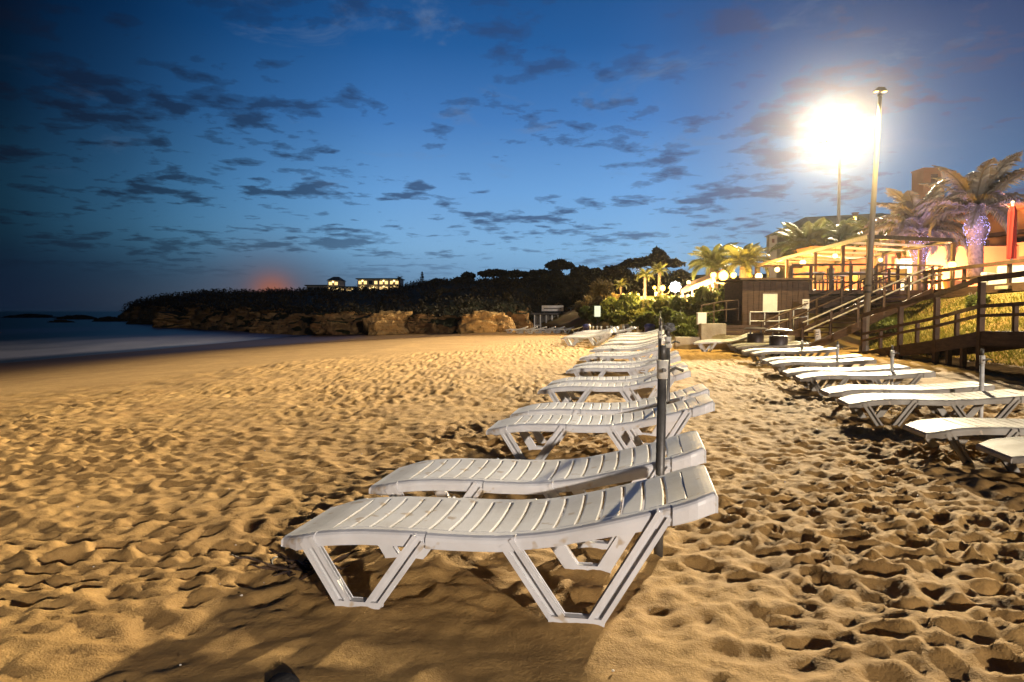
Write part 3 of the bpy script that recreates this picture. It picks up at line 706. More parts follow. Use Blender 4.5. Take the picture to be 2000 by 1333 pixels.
TZ = 2.12                                             # terrace floor
def build_terrace():
    t = thing('terrace_deck', 'raised brown timber terrace deck under the pergola', 'deck', (0, 0, 0))
    MB().add([(10.75, 27.9, TZ - .16), (14.1, 27.5, TZ - .16), (19.5, 29.0, TZ - .16), (20.5, 47.5, TZ - .16), (15.4, 47.5, TZ - .16), (13.2, 36, TZ - .16), (12.3, 30, TZ - .16),
              (10.75, 27.9, TZ), (14.1, 27.5, TZ), (19.5, 29.0, TZ), (20.5, 47.5, TZ), (15.4, 47.5, TZ), (13.2, 36, TZ), (12.3, 30, TZ)],
             [tuple(range(7))[::-1], tuple(range(7, 14))] + [(i, (i + 1) % 7, (i + 1) % 7 + 7, i + 7) for i in range(7)]).build('deck', M['timber'], t)
    a, b = Vector((10.75, 27.86, 0)), Vector((14.1, 27.46, 0)); n = 12                       # boards of the front face
    for k in range(7):
        MB().bar(a + Vector((0, 0, .28 + k * .25)), b + Vector((0, 0, .28 + k * .25)), .04, .235).build('board', M['wood'], t)
    a, b = Vector((14.12, 27.46, 0)), Vector((19.5, 28.95, 0))
    for k in range(7):
        MB().bar(a + Vector((0, 0, .28 + k * .25)), b + Vector((0, 0, .28 + k * .25)), .04, .235).build('board', M['wood'], t)
    # railing along the front
    def rail_line(p, q, n, hgt=.95):
        p, q = Vector(p), Vector(q)
        for i in range(n + 1):
            c = p.lerp(q, i / n); MB().box(c.x - .05, c.x + .05, c.y - .05, c.y + .05, TZ + .002, TZ + hgt).build('railing_post', M['timber'], t)
        for z in (hgt + .04, .62, .30): MB().bar(p + Vector((0, -.06, TZ + z)), q + Vector((0, -.06, TZ + z)), .045, .075).build('rail', M['timber'], t)
    rail_line((11.0, 27.95, 0), (14.0, 27.62, 0), 4); rail_line((14.2, 27.66, 0), (17.2, 28.5, 0), 3)
build_terrace()

def build_pergola():
    t = thing('pergola', 'long dark framed pergola with cream rafters over the restaurant terrace', 'pergola', (0, 0, 0))
    zt = gz(463, 28.4); A0 = at(1697, 463, 28.4); A1 = at(1475, 520, 46.5); B0 = at(1862, 470, 29.8)
    a0, a1, b0 = Vector((A0.x, 28.4, zt)), Vector((A1.x, 46.5, zt)), Vector((B0.x, 29.8, zt)); b1 = b0 + (a1 - a0)
    dn = Vector((0, 0, TZ - zt + .003))
    def post(p, s=.13): MB().box(p.x - s / 2, p.x + s / 2, p.y - s / 2, p.y + s / 2, TZ + .003, zt - .09).build('post', M['timber'], t)
    for p in (0, .16, .36, .62, 1): post(a0.lerp(a1, p) + Vector((.05, 0, 0)), .2 if p == 0 else .14); post(b0.lerp(b1, p), .13)
    for p, q in ((a0, a1), (b0, b1)): MB().bar(p, q, .12, .16).build('beam', M['dark_metal'], t)
    for p, q in ((a0, b0), (a1, b1)): MB().bar(p + Vector((.07, 0, 0)), q - Vector((.07, 0, 0)), .12, .16).build('beam', M['dark_metal'], t)
    for k in range(1, 8):
        f = k / 8; p, q = a0.lerp(a1, f), b0.lerp(b1, f)
        MB().bar(p + Vector((.08, 0, -.02)), q - Vector((.08, 0, .02)), .06, .10).build('rafter', M['canvas'], t)
    # retracted fabric strips hung between the rafters at the front
    for k, (f0, f1) in enumerate(((.012, .03), (.135, .155), (.385, .405))):
        p, q, r, s = a0.lerp(a1, f0), b0.lerp(b1, f0), b0.lerp(b1, f1), a0.lerp(a1, f1); m = MB(); n = 10; vs = []
        for i in range(n + 1):
            g = i / n; sag = -.16 - .14 * math.sin(math.pi * g)
            vs += [p.lerp(q, .03 + .94 * g) + Vector((0, 0, sag)), s.lerp(r, .03 + .94 * g) + Vector((0, 0, sag + .06))]
        m.add(vs, [(2 * i, 2 * i + 1, 2 * i + 3, 2 * i + 2) for i in range(n)]); o = m.build('fabric_strip', M['canvas'], t)
        so = o.modifiers.new('s', 'SOLIDIFY'); so.thickness = .012
    return a0, a1, b0, b1
PG = build_pergola()

def build_hut():
    t = thing('beach_hut', 'low brown timber hut with small lit shutter below the terrace', 'hut', (8.32, 25.6, .5))
    w, d, h = 2.42, 2.1, 1.92
    for k in range(12):                                              # vertical planks of the front
        x0 = w * k / 12; MB().box(x0 + .006, x0 + w / 12 - .006, -.03, .0, 0, h - .02).build('plank', M['wood'], t)
    MB().box(0, w, .003, d, -.1, h - .03).build('wall', M['wood'], t)
    MB().box(-.14, w + .14, -.22, d + .1, h, h + .07).build('roof', M['timber'], t)
    MB().box(.74, 1.26, -.055, -.034, .78, 1.46).build('shutter', M['paper'], t)
    for z in (.78, 1.46): MB().box(.70, 1.30, -.062, -.032, z - .035, z - .002).build('shutter_rail', M['timber'], t)
    return t
build_hut()

def metal_rail(name, label, pts, h, posts, m, rails=(1.0, .55), r=.022):
    t = thing(name, label, 'railing', (0, 0, 0)); pts = [Vector(p) for p in pts]
    for f in rails: MB().tube([p + Vector((0, 0, h * f)) for p in pts], r, 6).build('rail', m, t)
    L = [0]
    for i in range(1, len(pts)): L.append(L[-1] + (pts[i] - pts[i - 1]).length)
    for k in range(posts):
        s = L[-1] * k / (posts - 1); i = max(1, next((j for j in range(1, len(L)) if L[j] >= s - 1e-6), len(L) - 1)); f = (s - L[i - 1]) / (L[i] - L[i - 1]); p = pts[i - 1].lerp(pts[i], f)
        MB().tube([p + Vector((0, 0, -.05)), p + Vector((0, 0, h * rails[0] - r))], r * 1.05, 6).build('post', m, t)
    return t
metal_rail('hut_railing', 'thin pale metal railing in front of the brown hut', [(8.45, 25.1, .55), (9.4, 25.1, .55), (10.5, 25.1, .72)], .72, 5, M['sleeve'])
metal_rail('path_railing', 'timber handrail of the small path above the concrete wall', [(6.8, 25.4, .80), (7.6, 25.6, .95), (8.25, 25.8, 1.0)], .70, 4, M['timber'])

def retaining_wall():
    t = thing('retaining_wall', 'stained concrete retaining wall at the back of the sand', 'wall', (0, 0, 0))
    MB().box(5.55, 6.40, 24.0, 24.25, -.3, .42).build('lower_block', M['concrete'], t, bevel=.015)
    MB().box(6.403, 7.25, 23.9, 24.25, -.3, .88).build('upper_block', M['concrete'], t, bevel=.015)
    MB().box(7.253, 9.6, 23.95, 24.25, -.3, .46).build('long_block', M['concrete'], t, bevel=.015)
    MB().box(7.30, 9.0, 24.27, 25.5, .2, .545).build('platform', M['wood'], t)
    for k in range(3): MB().box(7.26, 9.0, 24.255, 24.29, .47 + k * .12, .58 + k * .12).build('board', M['wood'], t)
retaining_wall()
o = thing('utility_box', 'small white box on a post at the end of the path rail', 'box', (6.75, 25.2, .5)); MB().box(-.03, .03, -.03, .03, -.2, .32).build('post', M['timber'], o); MB().box(-.16, .16, -.10, .10, .323, .75).build('cabinet', M['white'], o, bevel=.01)

def build_stair():
    t = thing('timber_stair', 'dark timber stair with double handrails climbing to the terrace', 'stair', (0, 0, 0))
    a, b = Vector((8.9, 23.3, 0)), Vector((14.6, 26.0, 1.98)); n = 12; d = (b - a); s = Vector((-d.y, d.x, 0)).normalized() * .8
    for k in range(n):
        p = a + d * ((k + .6) / n); q = d.copy(); q.z = 0; q = q.normalized() * .16
        MB().add([p - s - q, p + s - q, p + s + q, p - s + q] + [v + Vector((0, 0, -.05)) for v in (p - s - q, p + s - q, p + s + q, p - s + q)], [(0, 3, 2, 1), (4, 5, 6, 7), (0, 1, 5, 4), (1, 2, 6, 5), (2, 3, 7, 6), (3, 0, 4, 7)]).build('tread', M['timber'], t)
    for e in (-1, 1):
        o = s * e * 1.06; up = Vector((0, 0, 1))
        MB().bar(a + o, b + o, .06, .26).build('stringer', M['wood'], t)
        for hh in (.92, .62): MB().tube([a + o + up * hh, b + o + up * hh, b + o + up * hh + Vector((.5, .2, 0))], .028, 7).build('handrail', mat('rail_metal', (.34, .30, .25), (.22, .19, .16), .5, 5) if e < 0 else M['timber'], t)
        for k in range(6):
            p = (a + o).lerp(b + o, k / 5); MB().box(p.x - .04, p.x + .04, p.y - .04, p.y + .04, p.z - .05, p.z + .93).build('post', M['timber'], t)
build_stair()

def build_ramp():
    t = thing('timber_ramp', 'long dark timber access ramp with railing rising beside the loungers', 'ramp', (0, 0, 0))
    P = [Vector(p) for p in ((10.6, 23.6, -.10), (10.75, 21.6, .03), (10.55, 19.2, .34), (10.45, 17.4, .56), (9.95, 15.0, .84), (9.7, 12.6, .90), (9.5, 8.5, .92), (9.3, 4.0, .92))]
    wv = Vector((1.5, .1, 0)); up = Vector((0, 0, 1))
    for i in range(len(P) - 1):
        a, b = P[i], P[i + 1]
        MB().bar(a + up * -.12, b + up * -.12, .06, .30).build('fascia', M['wood'], t)
        MB().bar(a + wv + up * -.12, b + wv + up * -.12, .06, .30).build('fascia', M['wood'], t)
        L = (b - a).length; n = max(2, int(L / .145))
        for k in range(n):
            c, c2 = a.lerp(b, (k + .04) / n), a.lerp(b, (k + .96) / n)
            vs = [c + up * .034, c + wv + up * .034, c2 + wv + up * .034, c2 + up * .034]
            MB().add(vs + [v - up * .03 for v in vs], [(0, 1, 2, 3), (7, 6, 5, 4), (0, 4, 5, 1), (1, 5, 6, 2), (2, 6, 7, 3), (3, 7, 4, 0)]).build('deck_board', M['timber'], t)
    for sgn, off in ((0, Vector((0, 0, 0))),):
        for z, hgt in ((1.13, .11), (.56, .075), (.36, .065)):
            for i in range(1, len(P) - 1):
                MB().bar(P[i] + off + up * z + Vector((-.05 if not sgn else .05, 0, 0)), P[i + 1] + off + up * z + Vector((-.05 if not sgn else .05, 0, 0)), .05, hgt).build('rail', M['timber'], t)
        for i in range(1, len(P)):
            p = P[i] + off; MB().box(p.x - .055, p.x + .055, p.y - .055, p.y + .055, -.3, p.z + 1.07).build('post', M['timber'], t)
            if i < len(P) - 1:
                q = P[i].lerp(P[i + 1], .5) + off; MB().box(q.x - .04, q.x + .04, q.y - .04, q.y + .04, q.z + .035, q.z + .60).build('baluster', M['timber'], t)
        for f in (.33, .66):
            q = P[3].lerp(P[4], f) + off; MB().box(q.x - .05, q.x + .05, q.y - .05, q.y + .05, -.3, q.z - .27).build('support', M['timber'], t)
build_ramp()
# upper walkway rail on the bank's top
def upper_rail():
    t = thing('promenade_railing', 'heavy timber railing along the upper promenade edge above the grass', 'railing', (0, 0, 0)); up = Vector((0, 0, 1))
    P = [Vector(p) for p in ((15.2, 26.2, 1.8), (15.7, 22.5, 1.92), (15.75, 19, 1.97), (15.9, 15.5, 2.0), (16.0, 12, 2.0))]
    for i in range(len(P) - 1):
        for z, h in ((.92, .12), (.55, .08)): MB().bar(P[i] + up * z, P[i + 1] + up * z, .06, h).build('rail', M['timber'], t)
        MB().bar(P[i] + up * .10, P[i + 1] + up * .10, .05, .32).build('kickboard', M['wood'], t)
    for p in P: MB().box(p.x + .04, p.x + .14, p.y - .05, p.y + .05, p.z - .4, p.z + .98).build('post', M['timber'], t)
    for i in range(len(P) - 1):
        p = P[i].lerp(P[i + 1], .5); MB().box(p.x + .04, p.x + .14, p.y - .05, p.y + .05, p.z - .4, p.z + .98).build('post', M['timber'], t)
upper_rail()

# ------------------------------------------------------------------ hotel and other buildings
def build_hotel():
    a, b = Vector((31.5, 64, 1.6)), Vector((37.5, 33, 1.6)); L = (b - a).length; ang = math.atan2(b.y - a.y, b.x - a.x)
    t = thing('terracotta_hotel', 'long terracotta coloured hotel with terraces and arched openings behind the palms', 'building', a, ang); h = 6.6
    # local: x along the facade, y outwards is negative (towards the sea)
    MB().box(0, L, .3, 12, -.5, h).build('wall', M['orange_wall'], t)
    MB().box(-.3, L, -.6, 12.3, h + .003, h + .45).build('parapet', M['orange_wall'], t)
    MB().box(-.2, L, -1.9, .297, 2.9, 3.25).build('balcony_slab', M['trim'], t); MB().box(-.2, L, -1.95, -1.75, 3.253, 4.15).build('balcony_front', M['orange_wall'], t)
    MB().box(-.2, L, -.35, .297, 4.95, 5.2).build('cornice', M['trim'], t)
    MB().box(-.2, L, -1.95, -1.70, -.5, .75).build('garden_wall', M['orange_wall'], t)
    n = 9
    for k in range(n):
        x = L * (k + .5) / n; w = L / n * .34
        def arch(x, w, z0, z1, y):
            m = MB(); pts = [(x - w, z0), (x + w, z0)] + [(x + w * math.cos(q * math.pi / 8), z1 - w * .55 + w * .55 * math.sin(q * math.pi / 8)) for q in range(9)]
            N = len(pts); m.add([(p[0], y, p[1]) for p in pts] + [(p[0], y + .1, p[1]) for p in pts], [tuple(range(N)), tuple(range(N, 2 * N))[::-1]] + [(i, (i + 1) % N, (i + 1) % N + N, i + N) for i in range(N)]); return m
        f = arch(x, w, .6, 2.55, .17).build('window', M['trim'], t); arch(x, w * .86, .7, 2.42, .12).build('pane', M['lit'] if k in (1, 3) else M['glass'], f)
        f = MB().box(x - w * .8, x + w * .8, .15, .297, 3.5, 4.8).build('window', M['trim'], t); MB().box(x - w * .7, x + w * .7, .10, .147, 3.55, 4.7).build('pane', M['glass'], f)
        MB().box(x + L / n * .5 - .2, x + L / n * .5 + .2, -1.9, -1.5, .755, 2.897).build('pillar', M['orange_wall'], t)
build_hotel()
def simple_tower(px0, px1, py0, D, zb, label, name, m, cap=.12, opening=True):
    x0, x1 = gx(px0, D), gx(px1, D); zt = gz(py0, D); w = x1 - x0; t = thing(name, label, 'tower', ((x0 + x1) / 2, D, zb)); h = zt - zb
    MB().box(-w / 2, w / 2, 0, w, 0, h - cap).build('shaft', m, t); MB().box(-w / 2 - .08, w / 2 + .08, -.08, w + .08, h - cap + .003, h).build('cap', m, t)
    if opening:
        MB().box(-w * .16, w * .16, -.04, -.003, h - .75 * w - cap, h - .25 * w - cap).build('opening', M['trim'], t)
simple_tower(1797, 1838, 328, 72, 5, 'square terracotta roof tower above the palms', 'roof_tower', M['orange_wall'])
simple_tower(1500, 1515, 461, 78, 2, 'slender pale chimney tower rising left of the yellow palm', 'chimney_tower', M['pale_wall'])
simple_tower(1583, 1592, 428, 88, 4, 'thin dark chimney on the grey roof', 'chimney', M['trim'], opening=False)
simple_tower(1664, 1672, 415, 88, 4, 'thin brown chimney beside the lit roof lamp', 'chimney', M['trim'], opening=False)
def annex():
    t = thing('hotel_annex', 'long grey roofed hotel wing behind the yellow palm', 'building', (gx(1585, 84), 84, 2.0)); w = gx(1790, 84) - gx(1585, 84); h = gz(438, 84) - 2
    MB().box(0, w, 0, 14, 0, h).build('wall', M['pale_wall'], t)
    MB().add([(-.6, -.8, h + .004), (w + .6, -.8, h + .004), (w + .6, 14.8, h + .004), (-.6, 14.8, h + .004), (w * .12, 6, h + 1.6), (w * .9, 6, h + 2.1)], [(0, 1, 5, 4), (1, 2, 5), (2, 3, 4, 5), (3, 0, 4), (3, 2, 1, 0)]).build('roof', M['roof'], t)
    for k in range(6):
        x = w * (k + .5) / 6; f = MB().box(x - .7, x + .7, -.12, -.004, h - 2.2, h - .6).build('window', M['trim'], t); MB().box(x - .6, x + .6, -.16, -.124, h - 2.1, h - .7).build('pane', M['lit'] if k == 2 else M['glass'], f)
    MB().ball((gx(1660, 84) - gx(1585, 84), -.6, h + .6), .22).build('roof_lamp', M['sodium'], t)
annex()
def beach_bar():
    D = 68; z0 = gz(655, D); x0 = gx(1042, D); t = thing('beach_bar', 'small white framed beach bar with flat roof at the end of the sand', 'building', (x0, D, z0)); w = gx(1116, D) - x0
    MB().box(0, w, 0, 4, -.4, .42).build('base', M['wood'], t)
    MB().box(.05, w * .62, 1.2, 3.9, .423, 1.9).build('wall', M['glass'], t)
    MB().box(w * .64, w - .05, .2, 3.9, .423, 1.75).build('kiosk', M['pale_wall'], t)
    MB().box(-.2, w * .78, -.3, 4.2, 1.95, 2.12).build('roof', M['dark_metal'], t)
    for k in range(5): MB().box(.05 + k * w * .155, .15 + k * w * .155, .05, .15, .423, 1.947).build('post', M['white'], t)
    for k in range(12): MB().box(.22 + k * .19, .25 + k * .19, .07, .11, .43, .92).build('baluster', M['white'], t)
    MB().box(.15, w * .62, .06, .12, .925, .98).build('rail', M['white'], t)
    MB().box(w * .66, w * .95, .10, .197, 1.18, 1.62).build('hatch', M['white'], t)
    s = MB().box(.8, 2.9, .3, .42, 2.3, 2.85).build('roof_sign', M['white'], t)
    MB().box(1.0, 2.7, .285, .297, 2.52, 2.6).build('lettering', M['ink'], s)
    for x in (1.1, 2.6): MB().box(x - .04, x + .04, .33, .39, 2.123, 2.297).build('sign_leg', M['dark_metal'], t)
    D = 54.5; p0, p1 = at(1167, 619, D), at(1167, 598, D); o = thing('sign_board', 'upright pale lit board beside the beach bar', 'sign', (p0.x, D, p0.z))
    MB().box(-.23, .23, 0, .08, 0, p1.z - p0.z).build('panel', M['litsign'], o); MB().box(-.05, .05, .085, .14, -1.6, p1.z - p0.z - .1).build('post', M['dark_metal'], o)
    o = thing('flat_shelter', 'low grey shelter with thin posts behind the lit board', 'shelter', (gx(1113, 74), 74, gz(640, 74))); ww = gx(1150, 74) - gx(1113, 74)
    MB().box(0, ww, 0, 3, 1.95, 2.1).build('roof', M['roof'], o)
    for x in (.1, ww - .1): MB().box(x - .05, x + .05, .1, .2, -.4, 1.947).build('post', M['white'], o)
    MB().box(.2, ww - .2, 2.4, 2.5, -.4, 1.3).build('back_wall', M['pale_wall'], o)
beach_bar()

# ------------------------------------------------------------------ palms placed
date_palm(1902, 418, 530, 33, 135, 24, 'tall date palm with violet lights on its swollen trunk before the terracotta hotel', lights=True, seed=2, trunk_r=.30, leaf='silver')
date_palm(1792, 458, 556, 37, 125, 32, 'date palm with long pale drooping fronds and violet trunk behind the pergola', lights=True, seed=5, trunk_r=.30, spread=1.15, leaf='silver')
date_palm(1716, 478, 556, 41, 80, 24, 'date palm half hidden behind the pergola corner', seed=8, trunk_r=.30, fat=False)
date_palm(1572, 494, 566, 50, 78, 40, 'bushy date palm lit bright yellow above the pergola', seed=9, trunk_r=.35, fat=False)
date_palm(1635, 482, 560, 52, 70, 36, 'date palm lit yellow behind the floodlight pole', seed=10, trunk_r=.33, fat=False)
date_palm(1452, 520, 575, 47, 62, 38, 'date palm lit orange right of the big sodium lamp', seed=11, trunk_r=.33, fat=False)
date_palm(1392, 524, 575, 50, 66, 38, 'date palm with arching orange fronds left of the big sodium lamp', seed=12, trunk_r=.33, fat=False)
date_palm(1259, 541, 594, 57, 24, 26, 'slim small palm between the two orange street lamps', name='slim_palm', fat=False, seed=13, trunk_r=.13, group='slim palms by the street lamps')
date_palm(1287, 532, 590, 57, 26, 26, 'slim palm standing right over the second orange street lamp', name='slim_palm', fat=False, seed=14, trunk_r=.13, group='slim palms by the street lamps')
date_palm(1212, 560, 598, 62, 20, 22, 'faint slim palm seaward of the first orange street lamp', name='slim_palm', fat=False, seed=15, trunk_r=.12, group='slim palms by the street lamps')
date_palm(781, 546, 566, 235, 9, 16, 'tiny silhouetted palm beside the wide villa', name='slim_palm', fat=False, seed=16, trunk_r=.25, group='trees on the headland')
def spiky_conifer(px, y0, y1, D):
    t = thing('spiky_conifer', 'thin dark conifer standing up on the headland skyline', 'tree', (gx(px, D), D, gz(y1, D)), 0, 'trees on the headland'); H = gz(y0, D) - gz(y1, D)
    MB().tube([(0, 0, -1), (0, 0, H)], [.22, .05], 6).build('trunk', M['bark'], t); rs = np.random.RandomState(4); parts = []
    for k in range(9):
        z = H * (.2 + .8 * k / 9); w = 1.3 * (1 - k / 10); parts.append(cards(70, (0, 0, z), (w, w, .18), .28, rs, .7))
    v, f = join(parts); link('crown', np_mesh('crown', v, f, M['pine'], False), t)
spiky_conifer(825, 530, 566, 225)

_bs, _bt = np.meshgrid(np.linspace(0, 1, 260), np.linspace(0, 1, 40)); BGX, BGY, BGZ = (q.ravel() for q in bank_pt(_bs, _bt))
def bank_z(x, y):
    d = (BGX - x) ** 2 + (BGY - y) ** 2; i = int(np.argmin(d)); return float(BGZ[i]) if d[i] < .6 else -9.0
def bush(px, py0, py1, D, hw, label, seed, m='leaf', n=2200, bare=False):
    rs = np.random.RandomState(seed); x = gx(px, D); z0, z1 = gz(py1, D), gz(py0, D); w, H = hw / F * D, z1 - z0; z0 = max(z0, bank_z(x, D) - .08)
    t = thing('shrub', label, 'shrub', (x, D, z0), 0, 'shrubs on the bank'); b = MB()
    for k in range(9):
        a = rs.rand() * 6.28; q = .6 * w * rs.rand(); b.tube([(0, 0, -.4), (q * .5 * math.cos(a), q * .5 * math.sin(a), H * .4), (q * math.cos(a), q * math.sin(a), H * .85)], [.05, .035, .015], 5)
    b.build('stem', M['bark'], t, True); parts = []
    for k in range(16):
        a = rs.rand() * 6.28; r = math.sqrt(rs.rand()) * w * .75
        parts.append(cards(n // 16, (r * math.cos(a), r * math.sin(a) * .8, H * (.25 + .55 * rs.rand() * (1.05 - (r / w) ** 2))), (w * .36, w * .32, H * .26), .0042 * D * (0.7 + .5 * rs.rand()), rs))
    v, f = join(parts); link('crown', np_mesh('crown', v, f, M[m], False), t)
for k, a in enumerate([
    (1186, 622, 662, 58, 30, 'dark low shrub behind the red and white sign post'), (1228, 612, 660, 52, 30, 'dark green shrub at the foot of the orange earth'),
    (1262, 616, 664, 45, 30, 'dense dark shrub above the blue bin'), (1300, 606, 664, 40, 34, 'dark shrub where the bank is steepest'),
    (1338, 590, 650, 36, 36, 'bright green shrub below the white glowing sign'), (1378, 578, 640, 34, 36, 'lit green shrub under the string of round lamps'),
    (1418, 568, 625, 33, 34, 'yellow green shrub beside the brown hut'), (1440, 560, 612, 33.5, 24, 'brightest yellow shrub touching the hut roof'),
    (1345, 628, 662, 30, 30, 'sprawling shrub just above the low concrete wall'), (1400, 612, 640, 29, 32, 'thin shrub behind the path handrail'),
    (1148, 630, 664, 62, 26, 'brown shrub mound beside the beach bar', 'dry'), (1176, 562, 606, 70, 24, 'rounded bare looking shrub behind the lit board', 'dry'),
    (1300, 578, 602, 47, 22, 'low shrub along the promenade lamps', ), (1905, 600, 640, 22.5, 26, 'grass tussock shrub on the bank behind the ramp'), (1740, 622, 652, 24, 26, 'small green shrub at the foot of the bank'),
    (1335, 636, 668, 26.5, 26, 'spreading shrub hugging the top of the low wall'), (1380, 622, 655, 27.5, 26, 'leafy shrub behind the white utility box'), (1428, 604, 640, 28.5, 24, 'leafy shrub against the side of the hut'),
    (1310, 622, 668, 33, 30, 'dark shrub over the sea end of the concrete wall'), (1275, 632, 668, 38, 30, 'dark shrub above the white parasol stubs'), (1240, 634, 668, 44, 30, 'dark shrub behind the warning sign'),
    (1205, 634, 666, 50, 28, 'dark shrub left of the warning sign'), (1168, 640, 666, 56, 26, 'low shrub nearest the beach bar loungers'), (1350, 604, 640, 33, 28, 'green shrub in the middle of the bank'),
    (1318, 600, 636, 38, 26, 'green shrub under the glowing flower lights'), (1392, 592, 625, 31, 26, 'green shrub below the lamps nearest the hut'), (1280, 606, 636, 46, 22, 'yellowish shrub on the orange earth', 'dry'), (1200, 612, 640, 60, 22, 'dry shrub at the top of the orange earth', 'dry'),
    (1150, 640, 662, 60, 24, 'dark shrub nearest the lit board'), (1222, 640, 664, 55, 26, 'dark low shrub right behind the red sign post'), (1258, 640, 668, 40, 28, 'dark leafy shrub behind the blue bin by the wall'), (1180, 606, 628, 62, 20, 'dry tuft shrub high on the orange earth', 'dry'), (1330, 612, 650, 30, 28, 'green shrub halfway up behind the low wall')]):
    bush(*a[:6], 300 + k, a[6] if len(a) > 6 else 'leaf', 1600)

# ------------------------------------------------------------------ lamps
def flood_mast(loc, H, aim, power, col, label, rad, size=1.0, aim2=None, power2=0, beam=170):
    t = thing('floodlight_mast', label, 'floodlight', loc)
    MB().tube([(0, 0, -.2), (0, 0, H * .5), (0, 0, H)], [rad, rad * .8, rad * .6], 12).build('pole', M['pole'], t, True)
    MB().lathe([(rad * 2.1, -.15), (rad * 2.1, .04), (rad * 1.3, .10), (rad * 1.02, .25)], 12).build('base_collar', M['pole'], t)
    d = (Vector(aim) - Vector(loc) - Vector((0, 0, H))).normalized(); yaw = math.atan2(d.y, d.x)
    side = Vector((-math.sin(yaw), math.cos(yaw), 0))
    MB().bar(side * -1.25 * size + Vector((0, 0, H)), side * 1.25 * size + Vector((0, 0, H)), .10, .10).build('crossbar', M['dark_metal'], t)
    for k in range(4):
        o = side * (k - 1.5) * .72 * size + Vector((0, 0, H + .36 * size))
        pitch = math.asin(d.z)
        m = Matrix.Translation(o) @ Matrix.Rotation(yaw, 4, 'Z') @ Matrix.Rotation(-pitch, 4, 'Y')
        w, h, dp = .30 * size, .30 * size, .26 * size                      # local +x points along the beam
        hd = MB(); vs = [(-dp, -w * .45, -h * .45), (-dp, w * .45, -h * .45), (-dp, w * .45, h * .45), (-dp, -w * .45, h * .45), (0, -w, -h), (0, w, -h), (0, w, h), (0, -w, h)]
        hd.add([m @ Vector(v) for v in vs], [(0, 3, 2, 1), (0, 1, 5, 4), (1, 2, 6, 5), (2, 3, 7, 6), (3, 0, 4, 7)])
        head = hd.build('flood_head', M['dark_metal'], t)
        ln = MB(); ln.add([m @ Vector(v) for v in [(.006, -w * .96, -h * .96), (.006, w * .96, -h * .96), (.006, w * .96, h * .96), (.006, -w * .96, h * .96), (.05, 0, 0)]], [(0, 1, 4), (1, 2, 4), (2, 3, 4), (3, 0, 4)])
        ln.build('lens', M['lens'], head)
        br = MB(); br.bar(side * (k - 1.5) * .72 * size + Vector((0, 0, H + .05)), o + Vector((0, 0, -.16 * size)), .05, .05); br.build('bracket', M['dark_metal'], t)
    for aim_, pw in ((aim, power), (aim2, power2)):
        if aim_ is None: continue
        d = (Vector(aim_) - Vector(loc) - Vector((0, 0, H))).normalized()
        l = bpy.data.lights.new('flood_light', 'AREA'); l.shape = 'DISK'; l.size = 2.2 * size / 1.7; l.energy = pw; l.color = col; l.spread = R(beam)
        lo = bpy.data.objects.new('flood_light', l); C.objects.link(lo); lo.parent = t
        lo.location = Vector((0, 0, H + .36 * size)) + d * .36; lo.rotation_euler = d.to_track_quat('-Z', 'Y').to_euler()
    return t
pA = at(1641, 266, 70.0)
flood_mast((pA.x, 70.0, 2.2), pA.z - 2.2 - .4, (-5.5, 8.5, 0), FLOOD_POWER, (1.0, 0.82, 0.52), 'tall mast with blazing white floodlights behind the pergola', .20, 1.7, (-22, 58, 0), FLOOD_POWER * .27, 50)
# the next mast of the promenade stands behind the photographer: its light falls on the near sides of the loungers
flood_mast((24.0, -45.0, 1.95), 9.6, (0, 4, 0), FLOOD2_POWER, (1.0, 0.87, 0.74), 'floodlight mast of the promenade behind the viewpoint', .14, 1.0)

def bare_pole():
    D = 22.6; b = at(1688, 672, D); tp = at(1719, 188, D)
    t = thing('lamp_post', 'tall slightly leaning metal post with added lamp head standing between stair and ramp', 'post', (b.x, D, -.1)); H = tp.z + .1; dx = tp.x - b.x
    MB().tube([(0, 0, -.2), (dx * .5, 0, H * .5), (dx, 0, H)], [.105, .088, .058], 14).build('pole', M['pole'], t, True)
    MB().lathe([(.26, -.1), (.26, .06), (.16, .12), (.14, .3)], 14).build('base_collar', M['pole'], t)
    for f in (.245, .27): MB().tube([(dx * f, 0, H * f - .03), (dx * f, 0, H * f + .03)], .14, 14).build('band', M['dark_metal'], t)
    MB().lathe([(.085, 0), (.085, .05), (.02, .10)], 10, (dx, 0, H + .003)).build('cap', M['dark_metal'], t)
    hd = MB().add([(dx - .19, -.09, H + .14), (dx + .19, -.09, H + .14), (dx + .19, .09, H + .14), (dx - .19, .09, H + .14), (dx - .10, -.08, H + .26), (dx + .10, -.08, H + .26), (dx + .10, .08, H + .26), (dx - .10, .08, H + .26)],
                  [(0, 3, 2, 1), (4, 5, 6, 7), (0, 1, 5, 4), (1, 2, 6, 5), (2, 3, 7, 6), (3, 0, 4, 7)]).build('added_luminaire', M['dark_metal'], t)      # head added on the pole, its two lamps brighten bank and sand
    for sg, pw, dr, nm in ((1, 1800, (.75, -.45, -1), 'added_bank_light'), (-1, 1000, (-.85, .05, -1), 'added_sand_light')):
        MB().box(dx + sg * .13 - .05, dx + sg * .13 + .05, -.07, .07, H + .125, H + .137).build('lens', M['bulb'], hd)
        l = bpy.data.lights.new(nm, 'AREA'); l.shape = 'RECTANGLE'; l.size = .16; l.size_y = .2; l.energy = pw; l.color = (1.0, .77, .32); l.spread = R(105)
        lo = bpy.data.objects.new(nm, l); C.objects.link(lo); lo.parent = t; lo.location = (dx + sg * .19, -.02, H + .10); lo.rotation_euler = Vector(dr).normalized().to_track_quat('-Z', 'Y').to_euler()
bare_pole()

